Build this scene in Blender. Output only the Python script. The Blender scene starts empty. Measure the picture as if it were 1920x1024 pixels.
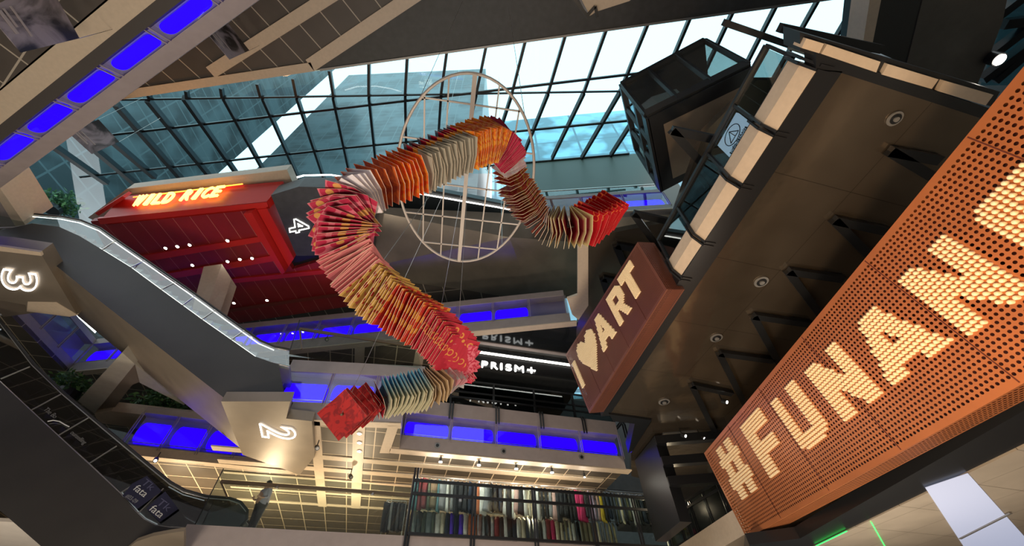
import bpy, bmesh, math, random
import numpy as np
from mathutils import Vector, Matrix
random.seed(7)
C = bpy.context.scene.collection
SC = bpy.context.scene
R_ = math.radians
# ------------------------------------------------------------------ camera
# world: z up, zero at eye height, +y is the way the camera looks
FPX, CX, CY = 758.0, 960.0, 512.0
zc = Vector((-30, 652, -758)).normalized()
fw = Vector((0, 0, -1)); yc = (fw - zc * fw.dot(zc)).normalized(); xc = yc.cross(zc)
ROT = Matrix((xc, yc, zc))                 # camera space -> world
cam = bpy.data.cameras.new('camera'); co = bpy.data.objects.new('camera', cam); C.objects.link(co)
co.matrix_world = ROT.to_4x4()
cam.sensor_width = 36; cam.lens = 36 * FPX / 1920; cam.clip_end = 2000; cam.clip_start = .05
SC.camera = co
SC.view_settings.view_transform = 'Standard'; SC.view_settings.look = 'None'
SC.view_settings.gamma = 1; SC.view_settings.use_curve_mapping = False
SC.view_settings.exposure = 0.0
# ------------------------------------------------------------------ sky
w = bpy.data.worlds.new('world'); SC.world = w; w.use_nodes = True
bg = w.node_tree.nodes['Background']; bg.inputs[0].default_value = (.88, .97, 1, 1); bg.inputs[1].default_value = 2.2

def ray(u, v): return (ROT @ Vector((u - CX, CY - v, -FPX))).normalized()
def P(u, v, z): d = ray(u, v); return d * (z / d.z)                 # a point of the level z
def D(u, v, r): return ray(u, v) * r
def W(u, v, p, az):                                                 # a point of the upright plane through p
    n = Vector((-math.sin(R_(az)), math.cos(R_(az)), 0)); d = ray(u, v); return d * (p.dot(n) / d.dot(n))
def dirv(az): return Vector((math.cos(R_(az)), math.sin(R_(az)), 0))
Z = Vector((0, 0, 1))
A = 16.9
F1, L2, S2, S3, S4, S5 = 5.2, 10.0, 8.6, 14.0, 18.4, 23.0

# lamp maker, then the added floor fill
def lamp(name, kind, loc, power, col=(1, .9, .75), size=.3, rot=None, spot=None, label=None):
    l = bpy.data.lights.new(name, kind); l.energy = power; l.color = col
    if kind == 'AREA': l.size = size; l.shape = 'DISK'
    elif kind in ('POINT', 'SPOT'): l.shadow_soft_size = size
    if spot: l.spot_size = R_(spot); l.spot_blend = .6
    o = bpy.data.objects.new(name, l); C.objects.link(o); o.location = loc
    if rot: o.rotation_euler = rot
    return o
for x, y, p in ((-9, 8, 620), (0, 13, 520), (3, 4, 360), (-16, 13, 360), (-4, 2, 400), (9, 12, 320)):   # unseen fill added below the view, imitating bounce off a bright ground floor
    lamp('floor_bounce_fill', 'AREA', (x, y, -1.3), p, (1, .86, .68), 2.2, (math.pi, 0, 0))

# ------------------------------------------------------------------ materials
MAT = {}
def mat(name, col, rough=.6, metal=0, emis=None, es=0, noise=0, nscale=3, spec=.5, bump=0):
    if name in MAT: return MAT[name]
    m = bpy.data.materials.new(name); m.use_nodes = True; nt = m.node_tree; b = nt.nodes['Principled BSDF']
    b.inputs['Base Color'].default_value = (*col, 1); b.inputs['Roughness'].default_value = rough
    b.inputs['Metallic'].default_value = metal; b.inputs['Specular IOR Level'].default_value = spec
    if emis: b.inputs['Emission Color'].default_value = (*emis, 1); b.inputs['Emission Strength'].default_value = es
    if noise or bump:
        g = nt.nodes.new('ShaderNodeNewGeometry'); n = nt.nodes.new('ShaderNodeTexNoise'); n.inputs['Scale'].default_value = nscale
        n.inputs['Detail'].default_value = 5; nt.links.new(g.outputs['Position'], n.inputs['Vector'])
        if noise:
            r = nt.nodes.new('ShaderNodeValToRGB'); r.color_ramp.elements[0].position = .3; r.color_ramp.elements[1].position = .7
            r.color_ramp.elements[0].color = (*[c * (1 - noise) for c in col], 1); r.color_ramp.elements[1].color = (*[min(1, c * (1 + noise)) for c in col], 1)
            nt.links.new(n.outputs['Fac'], r.inputs[0]); nt.links.new(r.outputs[0], b.inputs['Base Color'])
        if bump:
            bb = nt.nodes.new('ShaderNodeBump'); bb.inputs['Strength'].default_value = bump; bb.inputs['Distance'].default_value = .3
            nt.links.new(n.outputs['Fac'], bb.inputs['Height']); nt.links.new(bb.outputs[0], b.inputs['Normal'])
    MAT[name] = m; return m
def grid_mat(name, az, sx, sy, lw, base, line, ox=0, oy=0, rough=.55, metal=0, bump=0, lwy=None):
    m = mat(name, base, rough, metal); nt = m.node_tree; b = nt.nodes['Principled BSDF']; N = nt.nodes.new; L = nt.links.new
    g = N('ShaderNodeNewGeometry'); vr = N('ShaderNodeVectorRotate'); vr.rotation_type = 'Z_AXIS'; vr.inputs['Angle'].default_value = -R_(az)
    L(g.outputs['Position'], vr.inputs['Vector']); s = N('ShaderNodeSeparateXYZ'); L(vr.outputs[0], s.inputs[0])
    def ln(sock, sp, off, lw_):
        a = N('ShaderNodeMath'); a.operation = 'ADD'; a.inputs[1].default_value = off + 1000 * sp; L(sock, a.inputs[0])
        d = N('ShaderNodeMath'); d.operation = 'DIVIDE'; d.inputs[1].default_value = sp; L(a.outputs[0], d.inputs[0])
        f = N('ShaderNodeMath'); f.operation = 'FRACT'; L(d.outputs[0], f.inputs[0])
        c = N('ShaderNodeMath'); c.operation = 'LESS_THAN'; c.inputs[1].default_value = lw_ / sp; L(f.outputs[0], c.inputs[0]); return c.outputs[0]
    x = ln(s.outputs[0], sx, ox, lw); y = ln(s.outputs[1], sy, oy, lwy or lw)
    mx = N('ShaderNodeMath'); mx.operation = 'MAXIMUM'; L(x, mx.inputs[0]); L(y, mx.inputs[1])
    no = N('ShaderNodeTexNoise'); no.inputs['Scale'].default_value = 1.2; L(g.outputs['Position'], no.inputs['Vector'])
    hs = N('ShaderNodeMixRGB'); hs.inputs[1].default_value = (*[c * .8 for c in base], 1); hs.inputs[2].default_value = (*[c * 1.2 for c in base], 1); L(no.outputs['Fac'], hs.inputs[0])
    mix = N('ShaderNodeMixRGB'); L(mx.outputs[0], mix.inputs[0]); L(hs.outputs[0], mix.inputs[1]); mix.inputs[2].default_value = (*line, 1)
    L(mix.outputs[0], b.inputs['Base Color'])
    if bump:
        bb = N('ShaderNodeBump'); bb.inputs['Strength'].default_value = bump; bb.inputs['Distance'].default_value = .2
        L(no.outputs['Fac'], bb.inputs['Height']); L(bb.outputs[0], b.inputs['Normal'])
    return m
def glass_mat(name, tint, refl=.12, rough=.02, gcol=(1, 1, 1)):
    m = bpy.data.materials.new(name); m.use_nodes = True; nt = m.node_tree; N = nt.nodes.new; L = nt.links.new
    nt.nodes.remove(nt.nodes['Principled BSDF']); out = nt.nodes['Material Output']
    t = N('ShaderNodeBsdfTransparent'); t.inputs[0].default_value = (*tint, 1)
    g = N('ShaderNodeBsdfGlossy'); g.inputs['Roughness'].default_value = rough; g.inputs[0].default_value = (*gcol, 1)
    ge = N('ShaderNodeNewGeometry'); dt = N('ShaderNodeVectorMath'); dt.operation = 'DOT_PRODUCT'; L(ge.outputs['Normal'], dt.inputs[0]); L(ge.outputs['Incoming'], dt.inputs[1])
    ab = N('ShaderNodeMath'); ab.operation = 'ABSOLUTE'; L(dt.outputs['Value'], ab.inputs[0]); om = N('ShaderNodeMath'); om.operation = 'SUBTRACT'; om.inputs[0].default_value = 1; L(ab.outputs[0], om.inputs[1])
    pw = N('ShaderNodeMath'); pw.operation = 'POWER'; pw.inputs[1].default_value = 5; L(om.outputs[0], pw.inputs[0])
    a = N('ShaderNodeMath'); a.operation = 'MULTIPLY_ADD'; a.inputs[1].default_value = .9; a.inputs[2].default_value = refl; a.use_clamp = True
    L(pw.outputs[0], a.inputs[0]); mx = N('ShaderNodeMixShader'); L(a.outputs[0], mx.inputs[0]); L(t.outputs[0], mx.inputs[1]); L(g.outputs[0], mx.inputs[2]); L(mx.outputs[0], out.inputs[0])
    MAT[name] = m; return m
M = dict(
 mauve=mat('mauve_cladding', (.31, .26, .25), .55, noise=.06),
 beige=mat('beige_panel', (.55, .44, .33), .5, noise=.05, nscale=8),
 black=mat('black_steel', (.012, .013, .015), .35),
 dark=mat('dark_bulkhead', (.055, .055, .055), .5, noise=.15),
 slate=mat('escalator_cladding', (.042, .038, .035), .5, .1, noise=.15, nscale=.6),
 bronze=mat('polished_bronze_ceiling', (.20, .165, .125), .16, .75, noise=.12, nscale=.7, bump=.05),
 bronze2=mat('satin_bronze', (.24, .195, .15), .45, .4, noise=.1, nscale=1),
 steel=mat('brushed_steel', (.55, .53, .5), .3, .9),
 grey=mat('grey_metal', (.3, .29, .28), .4, .5),
 red=mat('red_paint', (.62, .022, .015), .4),
 redd=mat('dark_red_paint', (.26, .012, .012), .5),
 white=mat('white_paint', (.75, .72, .68), .5),
 cream=mat('cream_peg', (.92, .74, .47), .4),
 copper2=mat('brown_copper_panel', (.20, .075, .05), .38, .35, noise=.08, nscale=1.5),
 copper=mat('copper_panel', (.46, .15, .05), .38, .35, noise=.08, nscale=1.5),
 copperd=mat('dark_copper', (.10, .02, .008), .5),
 blue=mat('blue_led', (.004, .0, .06), .6, 0, (.016, .0, 1), 1.9, spec=.1),
 bluel=mat('lavender_back_panel', (.30, .26, .36), .45),
 led=mat('white_led', (1, 1, 1), .4, 0, (1, .97, .9), 4),
 ledw=mat('warm_led', (1, .9, .7), .4, 0, (1, .82, .5), 7),
 lampw=mat('lamp_lens', (1, 1, 1), .3, 0, (1, .93, .8), 30),
 rubber=mat('black_rubber', (.02, .02, .02), .5),
 floor=mat('pale_stone_floor', (.5, .46, .42), .35, noise=.05),
 wood=mat('bronze_rail', (.12, .085, .05), .35, .3),
)
GL = glass_mat('clear_glass', (.88, .95, .93), .05)
GLR = glass_mat('roof_glass', (.52, .80, .87), .06)
GLD = glass_mat('dark_glass', (.45, .52, .52), .10)
GLC = glass_mat('cabin_glass', (.6, .68, .68), .28)
GLB = glass_mat('balustrade_glass', (.92, .93, .97), .02)

# ------------------------------------------------------------------ mesh helpers
class MB:
    def __init__(s): s.v = []; s.f = []; s.m = []; s.uv = {}
    def face(s, pts, m=0):
        i = len(s.v); s.v += [Vector(p) for p in pts]; s.f.append(tuple(range(i, i + len(pts)))); s.m.append(m); return s
    def quadbox(s, q, t, m=0, ms=None):                # q: polygon, t: thickness vector
        q = [Vector(p) for p in q]; n = len(q); i = len(s.v); s.v += q + [p + t for p in q]; ms = m if ms is None else ms
        nn = Vector((0, 0, 0))
        for k in range(n): nn += q[k].cross(q[(k + 1) % n])
        if nn.dot(t) > 0:
            s.f.append(tuple(i + k for k in reversed(range(n)))); s.f.append(tuple(i + n + k for k in range(n)))
            for k in range(n): s.f.append((i + k, i + (k + 1) % n, i + n + (k + 1) % n, i + n + k))
        else:
            s.f.append(tuple(i + k for k in range(n))); s.f.append(tuple(i + n + k for k in reversed(range(n))))
            for k in range(n): s.f.append((i + (k + 1) % n, i + k, i + n + k, i + n + (k + 1) % n))
        s.m += [m, m] + [ms] * n; return s
    def bar(s, p, q, w=.08, h=None, up=Z, m=0):
        p, q = Vector(p), Vector(q); h = h or w; d = (q - p).normalized(); x = d.cross(up)
        if x.length < 1e-3: x = d.cross(Vector((1, 0, 0)))
        x.normalize(); y = x.cross(d).normalized(); x *= w / 2; y *= h / 2
        return s.quadbox([p - x - y, p + x - y, p + x + y, p - x + y], q - p, m)
    def box(s, c, sx, sy, sz, az=0, m=0):
        c = Vector(c); a = dirv(az) * sx / 2; b = dirv(az + 90) * sy / 2; z = Z * sz / 2
        return s.quadbox([c - a - b - z, c + a - b - z, c + a + b - z, c - a + b - z], z * 2, m)
    def tube(s, path, r, n=8, m=0, cap=True):
        path = [Vector(p) for p in path]; base = len(s.v); K = len(path)
        rr = r if isinstance(r, (list, tuple)) else [r] * K
        ref = None
        for k, p in enumerate(path):
            d = (path[min(k + 1, K - 1)] - path[max(k - 1, 0)]).normalized()
            if ref is None:
                ref = d.cross(Z)
                if ref.length < .05: ref = d.cross(Vector((1, 0, 0)))
            x = (ref - d * ref.dot(d)).normalized(); ref = x; y = d.cross(x)
            for j in range(n): a = 2 * math.pi * j / n; s.v.append(p + (x * math.cos(a) + y * math.sin(a)) * rr[k])
        for k in range(K - 1):
            for j in range(n):
                a = base + k * n; s.f.append((a + j, a + (j + 1) % n, a + n + (j + 1) % n, a + n + j)); s.m.append(m)
        if cap:
            s.f.append(tuple(base + j for j in reversed(range(n)))); s.f.append(tuple(base + (K - 1) * n + j for j in range(n))); s.m += [m, m]
        return s
    def disc(s, c, r, t, n=20, m=0, ms=None):          # t: thickness vector = axis
        d = t.normalized(); x = d.cross(Z)
        if x.length < .05: x = Vector((1, 0, 0))
        x.normalize(); y = d.cross(x)
        return s.quadbox([Vector(c) + (x * math.cos(2 * math.pi * k / n) + y * math.sin(2 * math.pi * k / n)) * r for k in range(n)], t, m, ms)
    def build(s, name, mats, parent=None, smooth=False):
        if not isinstance(mats, (list, tuple)): mats = [mats]
        o0 = parent['_o'] if (parent is not None and '_o' in parent) else (0, 0, 0)
        off = Vector(o0)
        me = bpy.data.meshes.new(name); me.from_pydata([tuple(v - off) for v in s.v], [], s.f)
        for m in mats: me.materials.append(m)
        if len(mats) > 1: me.polygons.foreach_set('material_index', s.m)
        if smooth: me.polygons.foreach_set('use_smooth', [True] * len(s.f))
        me.update()
        o = bpy.data.objects.new(name, me); C.objects.link(o)
        if parent is not None: o.parent = parent; o['_o'] = tuple(off)
        return o
ALL = []
def thing(name, label, cat, loc, group=None):
    o = bpy.data.objects.new(name, None); C.objects.link(o); o.location = loc; o.empty_display_size = .2
    o['label'] = label; o['category'] = cat; o['_o'] = tuple(loc)
    if group: o['group'] = group
    return o
def tag(o, label, cat, group=None, kind=None):
    o['label'] = label; o['category'] = cat
    if group: o['group'] = group
    if kind: o['kind'] = kind
    return o
def struct(name, mb, m): o = mb.build(name, m); o['kind'] = 'structure'; return o
def pp(px, z): return [P(u, v, z) for u, v in px]
def lerp(a, b, t): return a + (b - a) * t
FONTCACHE = {}
def text_mesh(txt, size=1, ext=.04, bevel=0, shear=0, bold=0):
    c = bpy.data.curves.new('t', 'FONT'); c.body = txt; c.size = size; c.extrude = ext; c.bevel_depth = bevel; c.offset = bold; c.shear = shear
    c.align_x = 'CENTER'; c.align_y = 'CENTER'
    o = bpy.data.objects.new('t', c); C.objects.link(o); dg = bpy.context.evaluated_depsgraph_get(); dg.update()
    me = bpy.data.meshes.new_from_object(o.evaluated_get(dg)); bpy.data.objects.remove(o); return me
def place_text(name, txt, m, centre, right, up, h, parent=None, ext=.03, shear=0, width=None, bold=0):
    me = text_mesh(txt, 1, .5, 0, shear, bold); n = len(me.vertices); v = np.empty(n * 3); me.vertices.foreach_get('co', v); v = v.reshape(-1, 3)
    mn, mx = v.min(0), v.max(0); c = (mn + mx) / 2; v = v - c; ww, hh = mx[0] - mn[0], mx[1] - mn[1]
    sy = h / hh; sx = (width / ww) if width else sy
    right, up = Vector(right).normalized(), Vector(up).normalized(); nrm = right.cross(up)
    off = Vector(parent['_o']) if parent is not None else Vector((0, 0, 0))
    B = np.array([right * sx, up * sy, nrm * ext * 2]); out = v @ B + np.array(Vector(centre) - off)
    me.vertices.foreach_set('co', out.ravel()); me.materials.clear(); me.materials.append(m); me.update()
    o = bpy.data.objects.new(name, me); C.objects.link(o)
    if parent is not None: o.parent = parent; o['_o'] = tuple(off)
    return o

# ================================================================== SETTING
struct('floor', MB().quadbox([(-60, -40, -1.7), (60, -40, -1.7), (60, 60, -1.7), (-60, 60, -1.7)], Z * .1), M['floor'])
g_s2 = grid_mat('grid_ceiling_low', A, 1.15, 1.2, .045, (.095, .075, .055), (.60, .48, .34), rough=.5)
g_q = grid_mat('grid_ceiling_high', -4.5, 1.15, 3.4, .05, (.085, .07, .058), (.45, .38, .30), rough=.5)
g_red = grid_mat('red_grid_ceiling', -4.5, .92, 400, .03, (.30, .014, .017), (.55, .16, .12), rough=.5)
g_r = grid_mat('bronze_panel_ceiling', A, 3.2, 2.6, .012, (.17, .135, .10), (.05, .04, .03), rough=.14, metal=.75, bump=.06)

# ---- L1 slab (its floor carries the shops at the bottom of the view)
e1a, e1b = P(351, 983, F1), P(1262, 1031, F1)
back = dirv(A + 90)
slab = MB()
inner = [e1a, e1b, e1b + back * 14 + dirv(A) * 6, e1a + back * 14]
slab.quadbox([p - Z * .8 for p in inner], Z * .8)
struct('trim_1', slab, M['mauve'])
# L1 slab, right arm under the big sign
a1, a2 = P(1301, 1023, F1), P(1378, 971, F1)
dd = (a2 - a1).normalized(); a3 = a1 + dd * 22
rp = [e1b, a3, a3 + Vector((14, 0, 0)), e1b + Vector((16, 0, 0)) + back * 4]
struct('trim_2', MB().quadbox([p - Z * .8 for p in rp], Z * .8), M['beige'])

def fascia(name, p, q, z0, z1, m, depth=.4, inward=None):
    inward = inward or (q - p).cross(Z).normalized() * -1
    p, q = Vector((p.x, p.y, z0)), Vector((q.x, q.y, z0))
    return struct(name, MB().quadbox([p, q, q + inward * depth, p + inward * depth], Z * (z1 - z0)), m)
def balustrade(label, p, q, z0, z1, nb, inward, caps=(0, 0), group=None, lit=(.0, 1.), depth=.42, fill=(.18, .72), sill=.3):
    """lit glass parapet: pale back panel, blue light panel, clear front pane and thin posts for every bay, sill on top"""
    t = thing('lit_glass_parapet', label, 'parapet', (p.x, p.y, z0), group or 'blue lit glass parapets around the atrium')
    u = q - p; u.z = 0; L = u.length; u.normalize(); inw = Vector(inward).normalized(); p = Vector((p.x, p.y, z0)); q = Vector((q.x, q.y, z0)); H = z1 - z0
    MB().quadbox([p + inw * depth, q + inw * depth, q + inw * (depth + .06), p + inw * (depth + .06)], Z * H).build('back_panel', M['bluel'], t)
    MB().quadbox([p + inw * .02, q + inw * .02, q + inw * depth, p + inw * depth], Z * .04).build('tray', M['mauve'], t)
    MB().quadbox([p + Z * H - inw * .03, q + Z * H - inw * .03, q + Z * H + inw * (depth + .5), p + Z * H + inw * (depth + .5)], Z * sill).build('sill', M['mauve'], t)
    for k in range(nb):
        a = p + u * (L * k / nb); b = p + u * (L * (k + 1) / nb); c = (k + .5) / nb
        if lit[0] <= c <= lit[1]:
            a2_ = a + u * .08 + inw * .3; b2_ = b - u * .08 + inw * .3
            n = 6; pts = []
            r = H * (fill[1] - fill[0]) / 2
            x0, x1 = a2_ + Z * (H * (fill[0] + fill[1]) / 2), b2_ + Z * (H * (fill[0] + fill[1]) / 2)
            for j in range(n + 1): an = math.pi / 2 + math.pi * j / n; pts.append(x0 + u * (r * .35 * math.cos(an) + r * .35) + Z * r * math.sin(an))
            for j in range(n + 1): an = -math.pi / 2 + math.pi * j / n; pts.append(x1 + u * (r * .35 * math.cos(an) - r * .35) + Z * r * math.sin(an))
            MB().quadbox(pts, inw * .05).build('light_panel', M['blue'], t)
            MB().bar(a2_ + Z * H * .16 - inw * .1, b2_ + Z * H * .16 - inw * .1, .03).build('light_rail', M['steel'], t)
        MB().quadbox([a + u * .03, b - u * .03, b - u * .03 + Z * H, a + u * .03 + Z * H], inw * .012).build('pane', GLB, t)
    for k in range(nb + 1):
        a = p + u * (L * k / nb)
        for s_ in (-.045, .045):
            MB().quadbox([a + u * (s_ - .012) - inw * .03 - Z * .12, a + u * (s_ + .012) - inw * .03 - Z * .12, a + u * (s_ + .012) - inw * .03 + Z * H, a + u * (s_ - .012) - inw * .03 + Z * H], inw * .06).build('post', M['mauve'], t)
    for e, on in ((p, caps[0]), (q, caps[1])):
        if on:
            MB().quadbox([e, e + inw * depth, e + inw * depth + Z * H, e + Z * H], u * .012).build('end_pane', GLB, t)
            MB().bar(e, e + inw * depth, .03).build('end_frame', M['mauve'], t); MB().bar(e + Z * H, e + inw * depth + Z * H, .03).build('end_frame', M['mauve'], t)
    return t

# ---- S2: the low ceiling with border, right of the figure 2 and over the shops
c0, c1 = P(749, 841, S2), P(1174, 880, S2)
uA = (c1 - c0).normalized(); inA = Vector((-uA.y, uA.x, 0))
b0, b1 = P(537, 784, S2), P(752, 792, S2)
uB = (b1 - b0).normalized(); inB = Vector((-uB.y, uB.x, 0))
struct('ceiling', MB().quadbox([P(584, 789, S2), b1 + inB * .05, c0 + inA * .05, c1 + inA * .05, c1 + inA * 20, c0 + inA * 20 - uA * 26, c0 + inA * 3.4 - uA * 24, P(560, 884, S2), P(592, 857, S2), P(584, 792, S2)], Z * .5), g_s2)
fascia('trim_3', c0, c1, S2 - .02, S2 + .62, M['mauve'], .3, inA)
MB().quadbox([c0, c0 + inA * .3, c0 + inA * .3 - uA * .001 + Z * .6, c0 + Z * .6], uA * .02)
fascia('trim_4', b0, b1, S2 - .02, S2 + .7, M['mauve'], .3, inB)
# beige border boards of the low ceiling
def boards(name, runs, z, wd, m=M['beige'], t=.06):
    mb = MB()
    for (a, b, inw) in runs: mb.quadbox([a, b, b + inw * wd, a + inw * wd], Z * t)
    return struct(name, mb, m)
dn = Z * -.05
boards('trim_5', [(c0 + dn - uA * .4, c1 + dn + uA * .3, inA), (b0 + dn, b1 + dn - uB * .0, inB), (b1 + dn - uB * .05, c0 + dn - uA * .4 + inA * .45, Vector((-uB.x, -uB.y, 0)))], S2, .42)
bb = MB()
for (u0, v0, w_) in ((590, 788, .42), (674, 795, .48)):
    p = P(u0, v0, S2) - Z * .05; q = p + dirv(A + 90) * 9; x = dirv(A) * w_ / 2; bb.quadbox([p - x, p + x, q + x, q - x], Z * .06)
for v0 in (862, 884, 903, 928, 950):
    p = P(672, v0, S2) - Z * .045; q = p + dirv(A) * 12; p2 = p - dirv(A) * 6; x = dirv(A + 90) * (.2 if v0 < 900 else .1); bb.quadbox([p2 - x, p2 + x, q + x, q - x], Z * .055)
struct('trim_6', bb, M['beige'])
# ---- parapets of level two
balustrade('blue lit glass parapet under the black shopfront and over the clothes shop', c0 + Z * 0, c1, S2 + .62, 10.35, 5, inA, (1, 1), fill=(.12, .74), sill=.72)
balustrade('blue lit glass parapet behind the lower tail of the paper sculpture', b0 - uB * .75, b1 + uB * .6, S2 + .7, 10.75, 3, inB, (1, 0), fill=(.12, .74), sill=.6)

# ---- S3 : ceiling three, runs the second way
d0, d1 = P(880, 619, S3), P(1070, 602, S3)
uC = (d1 - d0).normalized(); inC = Vector((-uC.y, uC.x, 0)); dL = P(125, 697, S3)
fascia('trim_7', dL, d1, S3, S3 + .58, M['mauve'], .3, inC)
balustrade('long blue lit glass parapet under the red ceiling and the bronze folds', dL, d1 - uC * .1, S3 + .58, 15.9, 14, inC, (0, 1), fill=(.14, .76), lit=(.0, .95), sill=.4)
boards('trim_8', [(dL + dn, d1 + dn + uC * .3, inC)], S3, .38)
dM = P(22, 592, S3); dN = P(-80, 586, S3); uM = (dM - dL).normalized(); inM = Vector((uM.y, -uM.x, 0))
struct('trim_26', MB().quadbox([dL, dM, dN, dN + inM * .5, dM + inM * .5, dL + inM * .5], Z * .6), M['mauve'])
balustrade('unlit end of the glass parapet beside the figure three', dM, dL, S3 + .6, 15.9, 3, inM, (0, 0), lit=(2, 3))
struct('ceiling', MB().quadbox([dL + dn*.5, dM + dn*.5, dN + dn*.5, dN + inM * 8, dL + inM * 8 - uC * 2, dL + inC * 8], Z * .2), g_s2)
MBx = MB(); bq = P(893, 638, S3); bw = P(1064, 662, S3)
struct('ceiling', MB().quadbox([d0 - uC * 1.0 + inC * .3, d1 + uC * .3 + inC * .3, bw + uA * .5, bq - uA * .8], Z * .3), mat('black_mirror_ceiling', (.03, .034, .038), .08, .6))
struct('ceiling', MB().quadbox([dL + inC * .3, d0 - uC * 1.0 + inC * .3, bq - uA * .8, bq - uA * .8 + inA * 8, dL + inC * 12], Z * .3), g_s2)
struct('trim_9', MB().quadbox([bq - uA * .8 - Z * .06, bw + uA * .5 - Z * .06, bw + uA * .5 + inA * .22 - Z * .06, bq - uA * .8 + inA * .22 - Z * .06], Z * .1), M['mauve'])
bb = MB()
for uu in (675, 790):
    p = P(uu, 648, S3) - Z * .06; q = p + dirv(A + 90) * 8; x = dirv(A) * .25; bb.quadbox([p - x, p + x, q + x, q - x], Z * .06)
struct('trim_10', bb, M['beige'])
# ---- black shopfront on level two with its lit sign
sp0 = c0 + inA * .75 - uA * .2; sp1 = c1 + inA * .75 + uA * .4
t = thing('shopfront', 'black framed glass shopfront standing on the sill over the clothes shop', 'shopfront', sp0 + Z * 2.3)
z0, z1 = 10.9, 13.0
H = Z * (z1 - z0)
bw_ = (sp1 - sp0).length
for k in range(5):
    a = sp0 + uA * (bw_ * k / 5 + .05); b = sp0 + uA * (bw_ * (k + 1) / 5 - .05); a.z = b.z = z0
    MB().quadbox([a, b, b + H, a + H], inA * .02).build('pane', GLD, t)
for k in range(6):
    a = sp0 + uA * (bw_ * k / 5); a.z = z0
    MB().box(a + H * .5 + inA * .02, .1, .12, 2.1, A).build('mullion', M['black'], t)
    for s_ in (-.07, .07):
        b = a + uA * s_ - inA * .02; b1_ = b - inA * .82
        MB().bar(b + Z * .22, b1_ + Z * .22, .06).bar(b1_ + Z * .22, b1_ + Z * .0 - inA * .06, .07).bar(b1_ - inA * .06, b1_ - inA * .06 - Z * .72, .07).build('bracket', M['black'], t)
for zz in (z0 + .04, z0 + 1.05, z0 + 1.4, z1):
    a = sp0.copy(); a.z = zz; MB().bar(a, a + uA * bw_, .08).build('rail', M['black'], t)
# interior of that shop
si = sp0 + inA * 5
struct('wall_back', MB().quadbox([Vector((si.x, si.y, 10)) - uA * 2, Vector((si.x, si.y, 10)) + uA * 16, Vector((si.x, si.y, 16)) + uA * 16, Vector((si.x, si.y, 16)) - uA * 2], inA * .1), M['dark'])
# sign band: stands in front of the shopfront top, under the black mirror ceiling
sg = c0 - inA * .85
sA = W(885, 690, sg, A); sB = W(1100, 703, sg, A)
t = thing('shop_sign', 'white glowing PRISM+ lettering on a black band below a white light line', 'sign', W(950, 690, sg, A))
pa = W(880, 672, sg, A); pb = W(1090, 693, sg, A); pa.z = pb.z = W(985, 676, sg, A).z
MB().quadbox([pa + inA * .05, pb + inA * .05, pb + inA * .05 - Z * .75, pa + inA * .05 - Z * .75], inA * .15).build('band', M['black'], t)
MB().bar(pa + Z * .12, pb + Z * .12, .1, .09).build('light_line', M['led'], t)
q0 = W(903, 683, sg, A); q1 = W(1003, 696, sg, A); qt = W(955, 678.5, sg, A); qb = W(955, 695, sg, A)
wtot = (q1 - q0).length
xs = [903, 920.5, 938, 948, 965, 988.5]; ws = [11.5, 12.5, 3.5, 11, 16.5, 15]
for ch, x_, w_ in zip('PRISM+', xs, ws):
    cx_ = x_ + w_ / 2; vv = 683.5 + (cx_ - 903) * .125
    c_ = W(cx_, vv, sg, A); hh = .40 if ch != '+' else .36
    place_text('letter', ch, M['led'], c_ - inA * .03, uA, Z, hh, t, .04, width=(W(x_ + w_, vv, sg, A) - W(x_, vv, sg, A)).length)
# frames between light line and mirror ceiling
t = thing('soffit_frame', 'black steel grid hanging between the PRISM+ light line and the mirror ceiling', 'frame', pa + Z * .5)
for k, (zz, off) in enumerate(((.42, .1), (.75, .3))): MB().bar(pa + Z * zz + inA * off, pb + Z * zz + inA * off, .06).build('rail', M['black'], t)
for k in range(7): a = pa.lerp(pb, k / 6); MB().bar(a + Z * .15 + inA * .1, a + Z * .95 + inA * .3, .05).build('post', M['black'], t)

# ---- beige ribbon and bronze ceiling of level three (right)
rb = [P(1083, 455, S3), P(1103, 452, S3), P(1103, 573, S3), P(1085, 600, S3), P(1073, 590, S3), P(1063, 560, S3), P(1083, 553, S3)]
struct('trim_11', MB().quadbox(rb, Z * .12), M['beige'])
r3 = [P(1103, 445, S3 + .02), P(1260, 415, S3 + .02), P(1320, 250, S3 + .02), P(1420, 150, S3 + .02), P(1500, 150, S3 + .02), P(1500, 720, S3 + .02), P(1063, 690, S3 + .02), P(1085, 600, S3 + .02)]
struct('ceiling', MB().quadbox(r3, Z * .3), M['bronze'])
# ---- bronze folds (faceted bulkhead) in the middle
zf = S4
v1 = P(955, 445, zf); v2 = P(1000, 567, zf - .4); v3 = P(1088, 455, zf + .3); v4 = P(1088, 556, zf); v5 = P(955, 400, zf + 1.5); v0 = P(640, 385, zf + 1.2)
v6 = P(640, 512, zf + .2); v7 = P(880, 545, zf - .1); v8 = P(1088, 400, zf + 1.8)
fm = MB(); 
for tri in ((v1, v3, v4, v2), (v0, v1, v2, v7, v6), (v5, v8, v3, v1), (v0, v5, v1)): fm.face(tri)
for (a, b) in ((v2, v4), (v7, v2), (v6, v7)): fm.face([a, b, b + Z * 1.2, a + Z * 1.2])
struct('wall_fold', fm, mat('folded_bronze', (.24, .205, .165), .28, .65, noise=.15, nscale=.8, bump=.04))
# ---- figure-four soffit beside the red ceiling
q4 = [P(508, 366, S4), P(560, 350, S4), P(640, 352, S4), P(700, 380, S4), P(700, 470, S4), P(640, 478, S4), P(556, 480, S4)]
struct('ceiling', MB().quadbox(q4, Z * 1.0), M['dark'])
struct('trim_12', MB().quadbox([P(534, 506, S4 + .3), P(553, 478, S4 + .3), P(700, 470, S4 + .3), P(700, 500, S4 + .3)], Z * .5), M['black'])
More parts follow.
